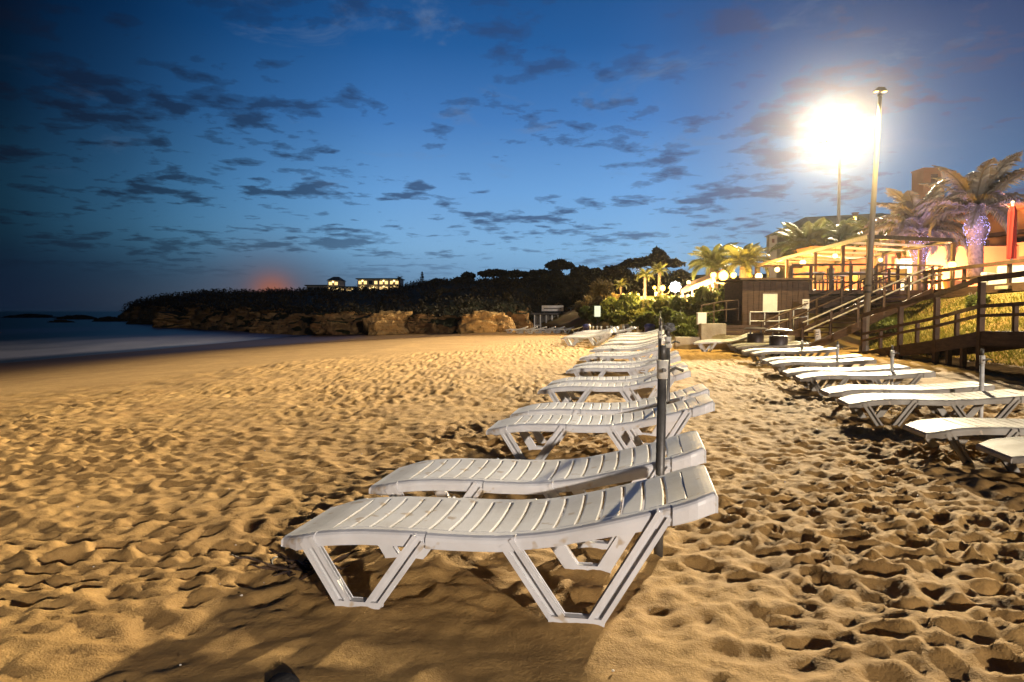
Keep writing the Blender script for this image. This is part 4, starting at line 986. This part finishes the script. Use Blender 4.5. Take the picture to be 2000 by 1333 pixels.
def street_lamp(px, py, yb, D, label, power=60, m='sodium', col=(1.0, .55, .12), r=.20, twin=False):
    p = at(px, py, D); zb = gz(yb, D); t = thing('street_lamp', label, 'street lamp', (p.x, D, zb), 0, 'lamps along the promenade'); H = p.z - zb
    MB().tube([(0, 0, -.3), (0, 0, H - r * .8)], [.06, .045], 8).build('pole', M['dark_metal'], t)
    xs = (-.62, 0, .62) if twin else (0,)
    for k, x in enumerate(xs):
        rr = r * (1 if x == 0 else .62); z = H if x == 0 else H + .03
        MB().ball((x, 0, z), rr, 12, 8).build('globe', M[m], t, True); MB().lathe([(rr * .5, rr * .86), (rr * .4, rr * 1.1), (.01, rr * 1.35)], 8, (x, 0, z)).build('cap', M['dark_metal'], t)
        if x: MB().tube([(0, 0, H - .5), (x * .7, 0, H - .45), (x, 0, H - rr)], .025, 6).build('arm', M['dark_metal'], t)
    point(t, (0, -.45, H + .0), power, col, r)
street_lamp(1232, 577, 606, 60, 'orange twin armed street lamp furthest along the promenade', 3500, twin=True, r=.20)
street_lamp(1294, 563, 600, 55, 'orange twin armed street lamp beside the white glowing sign', 3500, twin=True, r=.22)
street_lamp(1413, 539, 588, 44, 'big bright sodium lamp between the orange palms', 11000, twin=True, r=.30)
street_lamp(1860, 518, 560, 28.5, 'yellow globe lamp at the landward corner of the pergola', 260, r=.15, m='sodium')

def bollard_lamp(px, py, D, label, m='bulb', r=.17, drop=.55, group='round white lamps along the promenade edge', power=0):
    p = at(px, py, D); t = thing('globe_lamp', label, 'lamp', (p.x, D, p.z - drop), 0, group)
    MB().tube([(0, 0, -.5), (0, 0, drop - r * .9)], .03, 6).build('stem', M['dark_metal'], t)
    MB().ball((0, 0, drop), r, 10, 7).build('globe', M[m], t, True); MB().lathe([(r * .7, -r * 1.0), (r * .75, -r * .72)], 8, (0, 0, drop)).build('collar', M['dark_metal'], t)
    if power: point(t, (-.55, -.75, drop + .25), power, (1, .74, .28), r)
words = ['first', 'second', 'third', 'fourth', 'fifth', 'sixth', 'seventh', 'eighth', 'ninth', 'tenth', 'eleventh', 'twelfth', 'thirteenth', 'fourteenth', 'fifteenth', 'sixteenth']
strg = [(1254, 590, 58), (1271, 588, 56), (1297, 583, 53), (1309, 586, 51), (1332, 580, 49), (1344, 579, 48), (1355, 577, 47), (1367, 575, 46), (1381, 572, 44), (1397, 570, 42), (1420, 567, 39)]
for k, (px, py, D) in enumerate(strg):
    bollard_lamp(px, py, D, f'small round white lamp on the promenade edge, {words[k]} counting landward from the sea end', 'bulb', .13, power=1700 if k % 2 == 1 else 0)
bollard_lamp(1345, 552, 50, 'small round lamp raised right of the glowing white sign', 'bulb', .15, .9, 'raised round lamps'); bollard_lamp(1379, 561, 47, 'small round lamp at the end of the red awning', 'bulb', .15, .8, 'raised round lamps')

def glow_sign():
    D = 52; p = at(1319, 561, D); t = thing('light_sculpture', 'flower shaped sculpture of white lights on the promenade', 'light', (p.x, D, p.z - 1.1))
    MB().tube([(0, 0, -.4), (0, 0, 1.0)], .06, 8).build('stem', M['dark_metal'], t)
    MB().ball((0, 0, 1.1), .15, 10, 7).build('centre', M['ledw'], t, True)
    for k in range(8):
        a = k * math.pi / 4; MB().ball((.32 * math.cos(a), 0, 1.1 + .32 * math.sin(a)), .11, 8, 6).build('petal', M['ledw'], t, True)
    point(t, (0, -.4, 1.1), 120, (.92, .95, 1.0), .3)
glow_sign()
def awning():
    a, b = at(1330, 573, 50), at(1392, 554, 44); t = thing('red_awning', 'long sloping terracotta awning behind the round lamps', 'awning', (0, 0, 0))
    MB().add([a + Vector((0, 0, .25)), b + Vector((0, 0, .35)), b + Vector((1.2, 2.0, 1.0)), a + Vector((1.2, 2.0, .9)), a + Vector((0, 0, -.05)), b + Vector((0, 0, .0)), b + Vector((1.2, 2, .9)), a + Vector((1.2, 2, .8))],
             [(0, 1, 2, 3), (7, 6, 5, 4), (0, 4, 5, 1), (1, 5, 6, 2), (2, 6, 7, 3), (3, 7, 4, 0)]).build('canopy', mat('terracotta_canvas', (.45, .18, .09), None, .8, 3), t)
    for f in (0.03, .35, .66, .97):
        p = a.lerp(b, f); MB().box(p.x - .04 + .1, p.x + .14, p.y + .06, p.y + .14, 2.0, p.z - .02).build('post', M['white'], t)
awning()
for k, (px, py, D, h) in enumerate([(1231, 596, 57, 1.0), (1240, 594, 56, 1.1), (1247, 592, 55, 1.2), (1262, 591, 54, 1.0), (1281, 588, 52, 1.5)]):
    p = at(px, py, D); t = thing('lit_column', f'pale lit column by the promenade, {words[k]} from the first orange street lamp', 'column', (p.x, D, p.z - .5), 0, 'pale columns by the promenade')
    h *= .7; MB().box(-.07, .07, -.07, .07, -.3, h).build('shaft', M['white'], t); MB().box(-.10, .10, -.10, .10, h + .003, h + .07).build('cap', M['white'], t)

def hanging_lamp(px, py, D, label, r=.12, power=55, m='bulb'):
    p = at(px, py, D); zt = PG[0].z - .1; t = thing('pendant_lamp', label, 'lamp', (p.x, D, p.z), 0, 'pendant lamps under the pergola')
    MB().tube([(0, 0, r), (0, 0, max(r + .05, zt - p.z))], .012, 5).build('cord', M['dark_metal'], t); MB().ball((0, 0, 0), r, 12, 8).build('globe', M[m], t, True)
    MB().lathe([(r * .5, r * .85), (r * .3, r * 1.2)], 8).build('fitting', M['dark_metal'], t); point(t, (0, -.25, -.1), power * 1.15, (1.0, .47, .04), r)
hanging_lamp(1568, 513, 36.5, 'round pendant lamp under the middle of the pergola', .15, 1100); hanging_lamp(1518, 527, 42, 'round pendant lamp near the far end of the pergola', .15, 1000)
hanging_lamp(1631, 500, 32, 'round pendant lamp near the front of the pergola', .11, 850); hanging_lamp(1541, 547, 38, 'low hung pendant lamp above the hut roof', .09, 400)
hanging_lamp(1482, 540, 45, 'large bright pendant lamp at the far end corner of the pergola', .22, 1300)
hanging_lamp(1720, 508, 34, 'pendant lamp deep under the landward half of the pergola', .10, 600)
def doorway():
    D = 46; p = at(1769, 512, D); t = thing('lit_doorway', 'bright glazed doorway seen through the pergola', 'door', (p.x, D, TZ))
    w = 34 / F * D / 2; MB().box(-w - .1, w + .1, .0, .14, -.1, 2.6).build('frame', M['pale_wall'], t); MB().box(-w, -.04, -.03, -.003, 0.05, 2.45).build('pane', M['litw'], t); MB().box(.04, w, -.03, -.003, .05, 2.45).build('pane', M['litw'], t)
    MB().box(-6, 9, .16, 4, -.1, 3.4).build('wall', M['orange_wall'], t)
doorway()

# terrace furniture
def chair_proto():
    t = thing('terrace_chair', 'x', 'chair', (0, 0, 0), 0, 'chairs on the terrace')
    MB().box(-.22, .22, -.22, .22, .43, .47).build('seat', M['canvas'], t)
    MB().box(-.22, .22, .19, .23, .50, .92).build('backrest', M['canvas'], t)
    for x in (-.19, .19):
        for y in (-.19, .21): MB().box(x - .02, x + .02, y - .02, y + .02, 0, .427 if y < 0 else .90).build('leg', M['dark_metal'], t)
    return t
def table_proto():
    t = thing('terrace_table', 'x', 'table', (0, 0, 0), 0, 'tables on the terrace')
    MB().box(-.4, .4, -.4, .4, .71, .75).build('table_top', M['white'], t); MB().tube([(0, 0, .02), (0, 0, .708)], .035, 8).build('leg', M['dark_metal'], t); MB().lathe([(.26, 0), (.26, .03), (.05, .06)], 12).build('base', M['dark_metal'], t)
    return t
ch, tb = chair_proto(), table_proto(); first = [True, True]
for k, (x, y) in enumerate([(12.2, 28.9), (13.7, 28.7), (15.3, 29.2), (16.9, 29.9), (14.4, 31.4), (16.6, 32.0)]):
    o = tb if k == 0 else copy_tree(tb); o.location = (x, y, TZ + .002); o.rotation_euler.z = .1 * k
    o['label'] = f'square white terrace table behind the front railing, {words[k]} from the hut'
    for j, (dx, dy, rz) in enumerate(((-.62, 0, 1.57), (.62, 0, -1.57))):
        c = ch if (k == 0 and j == 0) else copy_tree(ch); c.location = (x + dx, y + dy, TZ + .002); c.rotation_euler.z = rz + .1 * k
        c['label'] = f'cream terrace chair on the {"hut" if j == 0 else "hotel"} side of the {words[k]} terrace table'
def parasol_closed():
    D = 22.5; p = at(1975, 512, D); tp = at(1975, 400, D); t = thing('closed_parasol', 'furled red parasol standing on the upper promenade', 'parasol', (p.x, D, 2.0)); H = tp.z - 2.0
    MB().tube([(0, 0, 0), (0, 0, H + .02)], .035, 8).build('pole', M['white'], t)
    n, m = 14, 10; vs, fs = [], []
    for j in range(m + 1):
        z = H * (.36 + .62 * j / m); r0 = .115 * (1 - .12 * (j / m)) if j < m else .06
        for i in range(n): r = r0 * (1 + .22 * (i % 2)); a = 2 * math.pi * i / n + .05 * j; vs.append((r * math.cos(a), r * math.sin(a), z))
    for j in range(m):
        for i in range(n): fs.append((j * n + i, j * n + (i + 1) % n, (j + 1) * n + (i + 1) % n, (j + 1) * n + i))
    fs.append(tuple(range(m * n, m * n + n))); fs.append(tuple(range(n))[::-1]); MB().add(vs, fs).build('canopy', M['red'], t)
    MB().ball((0, 0, H + .06), .055, 8, 6).build('finial', M['white'], t); MB().box(-.3, .3, -.3, .3, 0, .1).build('base', M['concrete'], t)
parasol_closed()
def sofa(x, y, rz, label):
    t = thing('lounge_seat', label, 'seat', (x, y, 2.0), rz, 'lounge seats on the promenade')
    MB().box(-.8, .8, -.4, .4, .1, .42).build('seat', M['white'], t, bevel=.04); MB().box(-.8, .8, .42, .62, .1, .85).build('backrest', M['white'], t, bevel=.05)
    for s in (-1, 1): MB().box(s * .92 - .1, s * .92 + .1, -.4, .6, .1, .62).build('armrest', M['white'], t, bevel=.04)
    for a in (-.7, .7):
        for b in (-.3, .5): MB().box(a - .04, a + .04, b - .04, b + .04, 0, .097).build('foot', M['dark_metal'], t)
sofa(16.9, 23.6, -.9, 'white cushioned lounge seat beside the red parasol'); sofa(18.2, 25.0, -.5, 'white lounge seat further back from the red parasol')
t = thing('violet_lantern', 'low violet glowing lantern by the lounge seats', 'lantern', (17.4, 24.5, 2.0)); MB().lathe([(.16, 0), (.18, .1), (.14, .4), (.06, .46)], 10).build('shade', emit('violet_glow', (.55, .30, 1.0), 7.0), t); MB().lathe([(.2, -.01), (.2, .004)], 10).build('base', M['dark_metal'], t); point(t, (-.2, -.35, .5), 400, (.45, .28, 1.0), .15)
t = thing('planter_light', 'warm uplight in a clay planter near the tall palm', 'planter', (19.6, 31.5, 2.12)); MB().lathe([(.28, 0), (.4, .5), (.43, .52), (.36, .5)], 14).build('pot', M['orange_wall'], t); MB().ball((0, 0, .56), .12).build('globe', M['sodium'], t); point(t, (0, -.3, .9), 260, (1.0, .50, .28), .12)
t = thing('hotel_uplight', 'warm garden uplight before the hotel facade', 'garden light', (27.5, 44, 2.1)); MB().lathe([(.15, -.05), (.15, .15), (.1, .2)], 10).build('housing', M['dark_metal'], t); MB().ball((0, 0, .25), .12).build('globe', M['sodium'], t); point(t, (0, -.3, .7), 9000, (1.0, .34, .16), .15)
t = thing('garden_uplight', 'warm garden uplight between the yellow palms', 'garden light', (21.8, 48.2, 2.3)); MB().lathe([(.15, -.05), (.15, .15), (.1, .2)], 10).build('housing', M['dark_metal'], t); MB().ball((0, 0, .25), .12).build('globe', M['sodium'], t); point(t, (0, -1.2, .9), 16000, (1.0, .66, .10), .15)

# ------------------------------------------------------------------ sun loungers
LW = .325                                                 # half width
PROF_V = np.array([0, .06, .185, .375, .645, .81, 1.015, 1.22, 1.41, 1.60, 1.745, 1.85, 1.89]); PROF_Z = np.array([.270, .288, .320, .339, .343, .340, .345, .371, .417, .469, .514, .553, .568])
PROF_LOW = np.where(PROF_V > .9, .336 + (PROF_Z - .336) * .34, PROF_Z)      # backrest let down, as in the row by the ramp
POSE = [PROF_Z]
def smooth_interp(v):
    k = np.linspace(-.05, .05, 7); return float(np.mean(np.interp(v + k, PROF_V, POSE[0])))
def pz(v): return smooth_interp(min(max(v, 0), 1.89))
def hw(v):
    w = LW * (1 - .20 * max(0, (.13 - v) / .13) ** 1.5) * (1 - .14 * max(0, (v - 1.80) / .09) ** 1.6)
    wide = 1.0 if (v < .18 or .69 < v < 1.08 or v > 1.72) else 0.0
    return w - (0 if wide else .012)
INNER, V0, V1, NS = .245, .235, 1.785, 17
def lounger_rim(b):
    """rim: two swept side channels, solid foot and head panels with turned down ends"""
    vv = sorted(set([0, .02, .05, .09, .13, .178, .182, .235, .3, .4, .5, .6, .688, .692, .8, .9, 1.0, 1.078, 1.082, 1.15, 1.25, 1.35, 1.45, 1.55, 1.65, 1.718, 1.722, 1.785, 1.82, 1.85, 1.875, 1.89]))
    for s in (-1, 1):
        vs, fs = [], []
        for v in vv:
            w, z = hw(v), pz(v); dep = .060 if v < 1.4 else .060 + .022 * (v - 1.4) / .49; dep = dep if v > .05 else .045
            sec = [(INNER, 0), (w - .030, .001), (w - .012, -.004), (w - .003, -.013), (w, -.026), (w + .001, -dep), (w - .012, -dep), (w - .014, -.020), (w - .03, -.013), (INNER, -.012)]
            vs += [(v, s * a, z + c) for a, c in sec]
        n = 10
        for i in range(len(vv) - 1):
            for k in range(n):
                q = (i * n + k, i * n + (k + 1) % n, (i + 1) * n + (k + 1) % n, (i + 1) * n + k); fs.append(q if s < 0 else q[::-1])
        fs.append(tuple(range(n))); fs.append(tuple(range((len(vv) - 1) * n, len(vv) * n)))
        b.add(vs, fs)
    for va, vb, end in ((0, V0, 0), (V1, 1.89, 1)):
        m = 6; vs, fs = [], []
        for i in range(m + 1):
            v = va + (vb - va) * i / m; z = pz(v); vs += [(v, -INNER, z), (v, INNER, z), (v, INNER, z - .012), (v, -INNER, z - .012)]
        for i in range(m):
            for k in range(4): fs.append((i * 4 + k, i * 4 + (k + 1) % 4, i * 4 + 4 + (k + 1) % 4, i * 4 + 4 + k))
        fs += [(3, 2, 1, 0), (m * 4, m * 4 + 1, m * 4 + 2, m * 4 + 3)]; b.add(vs, fs)
        v = 0 if not end else 1.89; sg = -1 if not end else 1; z = pz(v); w = hw(v) - .002; dep = .045 if not end else .082    # end skirt
        b.add([(v, -w, z - .003), (v, w, z - .003), (v + sg * .012, w, z - .018), (v + sg * .012, -w, z - .018), (v + sg * .012, w, z - dep), (v + sg * .012, -w, z - dep), (v, w, z - dep), (v, -w, z - dep)],
              [(0, 1, 2, 3), (3, 2, 4, 5), (5, 4, 6, 7), (0, 3, 5, 7), (1, 6, 4, 2)])
    return b
def slat_shape(b, k, n=8):
    pitch = (V1 - V0) / NS; a, c = V0 + pitch * k + .0042, V0 + pitch * (k + 1) - .0042
    vs, fs = [], []
    for i in range(n + 1):
        y = -INNER + 2 * INNER * i / n; bow = .006 * (1 - (y / INNER) ** 2); cam_ = .004 * (1 - (y / INNER) ** 2)
        for v, dz in ((a, -.0015), (a + .007, .001), (c - .007, .001), (c, -.0015), (c, -.014), (a, -.014)):
            vs.append((v + bow, y, pz(v) + dz - cam_))
    for i in range(n):
        for q in range(6): fs.append((i * 6 + q, i * 6 + (q + 1) % 6, i * 6 + 6 + (q + 1) % 6, i * 6 + 6 + q))
    fs += [tuple(range(6))[::-1], tuple(range(n * 6, n * 6 + 6))]
    return b.add(vs, fs)
def leg_shape(b, s, va, fa, fb, vb):
    """one V leg on side s: arms from the rail down to a flat foot, channel section facing outwards"""
    y0, y1 = s * (LW - .042), s * (LW + .004); yo = s * (LW - .018)
    def plate(poly, ya, yb):
        n = len(poly); b.add([(p[0], ya, p[1]) for p in poly] + [(p[0], yb, p[1]) for p in poly], [tuple(range(n)), tuple(range(n, 2 * n))[::-1]] + [(i, (i + 1) % n, (i + 1) % n + n, i + n) for i in range(n)])
    aw = .060
    for (vt, zt, vf) in ((va, pz(va) - .022, fa), (vb, pz(vb) - .022, fb)):
        zb = .012; d = Vector((vf - vt, zb - zt)).normalized(); nrm = Vector((-d.y, d.x)); T, Bm = Vector((vt, zt)), Vector((vf, zb))
        h = aw / 2
        plate([T - nrm * h, T + nrm * h, Bm + nrm * h, Bm - nrm * h], y0, yo)                 # web
        for e in (-1, 1):
            o = nrm * (h - .007) * e; q = nrm * .007; plate([T + o - q, T + o + q, Bm + o + q, Bm + o - q], y0 + s * .001, y1)   # flanges
    plate([(fa - .034, -.02), (fb + .034, -.02), (fb + .040, .030), (fa - .040, .030)], y0 - s * .002, y1 + s * .002)
    return b
LEGS = ((.145, .320, .445, .665), (1.045, 1.262, 1.412, 1.690))
PROTO = {}
def lounger_full(label, m):
    t = thing('sun_lounger', label, 'sun lounger', (0, 0, 0), 0, None)
    if m not in PROTO:
        POSE[0] = PROF_LOW if m == 'plastic_shaded' else PROF_Z
        d = {}; me = lounger_rim(MB()).mesh('frame', False); me.materials.append(M[m]); d['frame'] = me
        d['slat'] = []
        for k in range(NS): me = slat_shape(MB(), k).mesh('slat'); me.materials.append(M[m]); d['slat'].append(me)
        d['leg'] = []
        for L in LEGS:
            for s in (-1, 1): me = leg_shape(MB(), s, *L).mesh('leg'); me.materials.append(M[m]); d['leg'].append(me)
        PROTO[m] = d
    d = PROTO[m]
    link('frame', d['frame'], t, .003)
    for me in d['slat']: link('slat', me, t)
    for me in d['leg']: link('leg', me, t, .003)
    return t
def far_mesh(m):
    if ('far', m) not in PROTO:
        POSE[0] = PROF_LOW if m == 'plastic_shaded' else PROF_Z
        b = MB(); lounger_rim(b)
        for k in range(NS): slat_shape(b, k, 2)
        for L in LEGS:
            for s in (-1, 1): leg_shape(b, s, *L)
        me = b.mesh('sun_lounger'); me.materials.append(M[m]); PROTO[('far', m)] = me
    return PROTO[('far', m)]
LA = R(-10.5)
def place(o, x, y, rz, dz=0):
    """(x, y): the near foot corner"""
    c, s = math.cos(rz), math.sin(rz); o.location = (x - s * LW, y + c * LW, tzf(x, y) + dz); o.rotation_euler = (random.uniform(-.012, .012), random.uniform(-.006, .006), rz)
def lounger_far(label, group, x, y, rz, m='plastic'):
    o = tag(link('sun_lounger', far_mesh(m)), label, 'sun lounger', group); place(o, x, y, rz); return o

def parasol_post(x, y, h, label, hook=True, lean=0.0, m='steel'):
    t = thing('parasol_post', label, 'post', (x, y, tzf(x, y)), 0, 'parasol posts of the lounger rows'); t.rotation_euler = (0, lean, 0)
    MB().tube([(0, 0, -.3), (0, 0, h - .13)], .025, 14).build('pole', M[m], t, True)
    MB().tube([(0, 0, h - .128), (0, 0, h - .03)], .030, 14).build('sleeve', M['sleeve'], t, True)
    MB().tube([(0, 0, h - .028), (0, 0, h + .05)], .018, 12).build('inner_tube', M['steel'], t, True)
    if hook:
        MB().tube([(.03, 0, h - .09), (.07, 0, h - .07), (.11, -.01, h - .085)], .009, 6).build('clamp_lever', M['steel'], t); MB().tube([(0, -.05, h - .08), (0, .05, h - .08)], .011, 6).build('bolt', M['steel'], t)
ordn = ['first', 'second', 'third', 'fourth', 'fifth', 'sixth', 'seventh', 'eighth', 'ninth', 'tenth', 'eleventh', 'twelfth', 'thirteenth', 'fourteenth', 'fifteenth', 'sixteenth', 'seventeenth', 'eighteenth', 'nineteenth', 'twentieth']
G1, G2 = 'sun loungers of the seaward row', 'sun loungers of the row by the ramp'
cells = CELLS
for k, (x, y, da) in enumerate(cells):
    lab = 'large white plastic sun lounger closest to the camera, in front of the post' if k == 0 else 'white sun lounger just behind the post of the closest lounger' if k == 1 else f'white plastic sun lounger, {ordn[k]} from the camera in the seaward row'
    o = lounger_full(lab, 'plastic'); tag(o, group=G1); place(o, x, y, LA + da)
for k in range(8, 20):
    i = k // 2; x, y = -1.05 + .62 * i + (.2 if k % 2 else 0) + random.uniform(-.08, .08), 3.10 + 3.02 * i + (.92 if k % 2 else 0)
    lounger_far(f'small distant white sun lounger, {ordn[k]} from the camera in the seaward row', G1, x, y, LA + random.uniform(-.03, .03))
for i in range(10):
    x, y = (.785 + .635 * i, 3.74 + 3.03 * i) if i != 1 else (1.46, 6.62)
    parasol_post(x, y, 1.07 + .02 * math.sin(i * 2.1), 'dark steel parasol post with pale sleeve rising beside the closest lounger' if i == 0 else f'dark parasol post of the seaward row, {ordn[i]} from the camera', True, random.uniform(-.012, .012) if i else .014, 'steel')
# the row by the ramp
rc = [(3.62, 5.02, .03, 'white sun lounger cut by the frame edge, lowest in the row by the ramp'), (3.58, 6.00, .03, 'shade-toned white sun lounger second from the camera in the row by the ramp'),
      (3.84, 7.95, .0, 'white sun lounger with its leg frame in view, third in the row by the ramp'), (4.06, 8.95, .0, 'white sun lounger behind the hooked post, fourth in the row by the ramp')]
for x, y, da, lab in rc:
    o = lounger_full(lab, 'plastic_shaded'); tag(o, group=G2); place(o, x, y, LA + da, -.03)
for k in range(4, 18):
    i = k // 2; x, y = 3.36 + .60 * i + (.14 if k % 2 else 0) + random.uniform(-.07, .07), 5.05 + 2.95 * i + (.93 if k % 2 else 0)
    if k < 8:
        o = lounger_full(f'white sun lounger, {ordn[k]} from the camera in the row by the ramp', 'plastic_shaded'); tag(o, group=G2); place(o, x, y, LA + random.uniform(-.03, .03), -.03)
    else: lounger_far(f'small distant white sun lounger, {ordn[k]} from the camera in the row by the ramp', G2, x, y, LA + random.uniform(-.03, .03), 'plastic_shaded')
for i, (px, D, ytop) in enumerate([(1919, 8.35, 690), (1743, 11.2, 681), (1636, 14.3, 671), (1567, 17.3, 664), (1530, 20.2, 659), (1482, 22.2, 657)]):
    p = at(px, ytop, D); parasol_post(p.x, D, p.z - tzf(p.x, D), 'pale parasol post with a hooked clamp nearest in the row by the ramp' if i == 0 else f'pale parasol post, {ordn[i]} from the camera in the row by the ramp', True, 0, 'sleeve')
# scattered field further back
n = 0
for row, (x0, y0, cnt, dy) in enumerate([(1.9, 26.5, 13, 1.35), (3.9, 33.2, 7, 1.4), (5.9, 22.4, 8, 1.5)]):
    for k in range(cnt):
        y = y0 + dy * k; x = x0 + .16 * (y - y0) + random.uniform(-.12, .12)
        lounger_far('tiny white sun lounger in the crowded field at the back of the beach', 'far sun loungers at the back of the beach', x, y, LA + random.uniform(-.08, .08))
for k in range(7):
    x, y = gx(985 + 18 * k, 58), 58 + random.uniform(-.5, .5); lounger_far('tiny white sun lounger lined up before the beach bar', 'sun loungers before the beach bar', x, y, LA + random.uniform(-.1, .1))
for k, px in enumerate([1152, 1158, 1166, 1174, 1186, 1194, 1208, 1218, 1232, 1245, 1261]):
    D = 41 - k * .7; x = gx(px, D); t = tag(link('parasol_stub', bpy.data.meshes.get('stub_mesh') or (lambda b: (b.materials.append(M['sleeve']), b)[1])(MB().tube([(0, 0, -.3), (0, 0, .52)], .045, 8).tube([(0, 0, .521), (0, 0, .58)], .06, 8).mesh('stub_mesh'))), 'thin white parasol stub in the line at the back of the beach', 'post', 'white parasol stubs at the back of the beach')
    t.location = (x, D, tzf(x, D))

# ------------------------------------------------------------------ small things
def bin_(px, yb, D, label, s=1.0):
    x = gx(px, D); t = thing('litter_bin', label, 'bin', (x, D, tzf(x, D)), 0, 'litter bins by the stair')
    MB().lathe([(.17 * s, 0), (.20 * s, .05), (.21 * s, .48 * s), (.19 * s, .50 * s)], 18).build('drum', M['bin'], t, True)
    for k in range(4): a = k * math.pi / 2 + .4; MB().box(.18 * s * math.cos(a) - .015, .18 * s * math.cos(a) + .015, .18 * s * math.sin(a) - .015, .18 * s * math.sin(a) + .015, .49 * s, .60 * s).build('lid_strut', M['bin'], t)
    MB().lathe([(.29 * s, .603 * s), (.30 * s, .63 * s), (.22 * s, .66 * s), (.02, .68 * s)], 18).build('lid', M['bin'], t)
bin_(1476, 688, 22.0, 'dark litter bin with wide round lid beside the concrete wall', 1.2); bin_(1521, 697, 20.0, 'slightly nearer dark litter bin with wide round lid by the stair foot', 1.2)
def notice(px, py, D, w, h, label, tilt=0.0):
    p = at(px, py, D); t = thing('notice', label, 'notice', p, 0); t.rotation_euler = (0, tilt, 0)
    MB().box(-w / 2, w / 2, 0, .012, -h / 2, h / 2).build('sheet', M['paper'], t)
    for k in range(3): MB().box(-w * .3, w * (.3 - .12 * k), -.005, -.001, h * (.22 - .2 * k), h * (.28 - .2 * k)).build('text_line', M['ink'], t)
notice(1574, 594, 24.95, .24, .33, 'pale notice hung on the hut railing'); notice(1597, 655, 22.9, .20, .38, 'pale leaning notice at the foot of the stair', -.12)
def sign_post(px, D):
    x = gx(px, D); z = tzf(x, D); t = thing('warning_sign', 'small pale sign on a red post among the back shrubs', 'sign', (x, D, z)); zt = gz(634, D) - z
    MB().tube([(0, 0, -.3), (0, 0, zt - .5)], .05, 8).build('post', M['red'], t); MB().box(-.18, .18, -.03, .0, zt - .55, zt).build('panel', M['paper'], t); MB().box(-.06, .06, -.036, -.031, zt - .42, zt - .15).build('symbol', M['red'], t)
sign_post(1222, 38)
def blue_bin(px, D, label):
    x = gx(px, D); t = thing('blue_bin', label, 'bin', (x, D, tzf(x, D)), 0, 'blue bins at the back of the beach')
    MB().lathe([(.20, 0), (.25, .55), (.27, .56), (.27, .60)], 14).build('drum', M['blue'], t, True); MB().lathe([(.28, .603), (.2, .70), (.02, .72)], 14).build('lid', M['blue'], t)
blue_bin(1269, 34, 'blue bin nearer the concrete wall'); blue_bin(1146, 44, 'blue bin towards the beach bar')
def seaweed():
    rs = random.Random(6); t = tag(MB().mesh('x') and empty('seaweed_tuft', (-1.10, 3.52, -.01)), 'dark dried seaweed tuft under the foot of the closest lounger', 'seaweed')
    for k in range(26):
        a = rs.random() * 6.28; p = Vector((rs.gauss(0, .07), rs.gauss(0, .05), .0)); pts = [p]
        for j in range(4): a += rs.uniform(-.9, .9); p = p + Vector((math.cos(a) * .045, math.sin(a) * .03, rs.uniform(-.012, .028))); pts.append(p)
        MB().tube(pts, [.007, .009, .008, .006, .003], 5).build('strand', M['weed'], t)
seaweed()
def bundle():
    me = bpy.data.meshes.new('cloth_bundle'); bm = bmesh.new(); bmesh.ops.create_icosphere(bm, subdivisions=4, radius=1); co = np.array([v.co for v in bm.verts])
    n = fbm(co[:, 0] * 3 + 4, co[:, 2] * 3 + co[:, 1] * 2, 3, 4, .6); p = co * (1 + .55 * n)[:, None] * [.055, .045, .04]
    for v, q in zip(bm.verts, p): v.co = q
    bm.to_mesh(me); bm.free(); me.materials.append(mat('grey_cloth', (.16, .16, .16), (.09, .09, .09), .9, 20)); o = tag(link('cloth_bundle', me), 'crumpled grey cloth bundle stuck on top of the second parasol post', 'cloth'); o.location = (1.475, 6.62, 1.15)
bundle()
def shells():
    rs = np.random.RandomState(8); b = MB()
    for k in range(110):
        y = rs.uniform(2.0, 9); x = rs.uniform(-.85, .8) * y; r = rs.uniform(.003, .007)
        b.ball((x, y, tzf(x, y) + .012 + rs.uniform(0, .015)), r, 5, 4, .6)
    tag(b.build('shell_fragments', M['shell']), 'tiny pale shell fragments scattered on the sand', 'shells', kind='stuff')
shells()
me = bpy.data.meshes.new('dark_stone'); bm = bmesh.new(); bmesh.ops.create_icosphere(bm, subdivisions=3, radius=.05)
for v in bm.verts: n_ = math.sin(v.co.x * 60) * math.cos(v.co.y * 70) * .12; v.co = Vector((v.co.x * 1.2, v.co.y, v.co.z * .8)) * (1 + n_)
bm.to_mesh(me); bm.free(); me.materials.append(M['stone']); o = tag(link('dark_stone', me), 'black stone at the bottom edge before the closest lounger', 'stone'); o.location = (-.80, 2.41, -.005)

# ------------------------------------------------------------------ thin haze volume added to give the lamps a round glow
def build_haze():
    m = bpy.data.materials.new('glow_haze'); m.use_nodes = True; g = NT(m.node_tree)
    v = g.n('ShaderNodeVolumePrincipled', ins={'Color': (0.95, 0.95, 0.96, 1), 'Density': HAZE, 'Anisotropy': 0.92})
    g.n('ShaderNodeOutputMaterial', ins={'Volume': v.outputs[0]})
    o = MB().box(-7000, 7000, -7000, 9000, -9, 32).build('haze', m); tag(o, 'thin haze added over the whole bay so that lamps glow', 'haze', kind='stuff')
HAZE = 0.7e-4
build_haze()
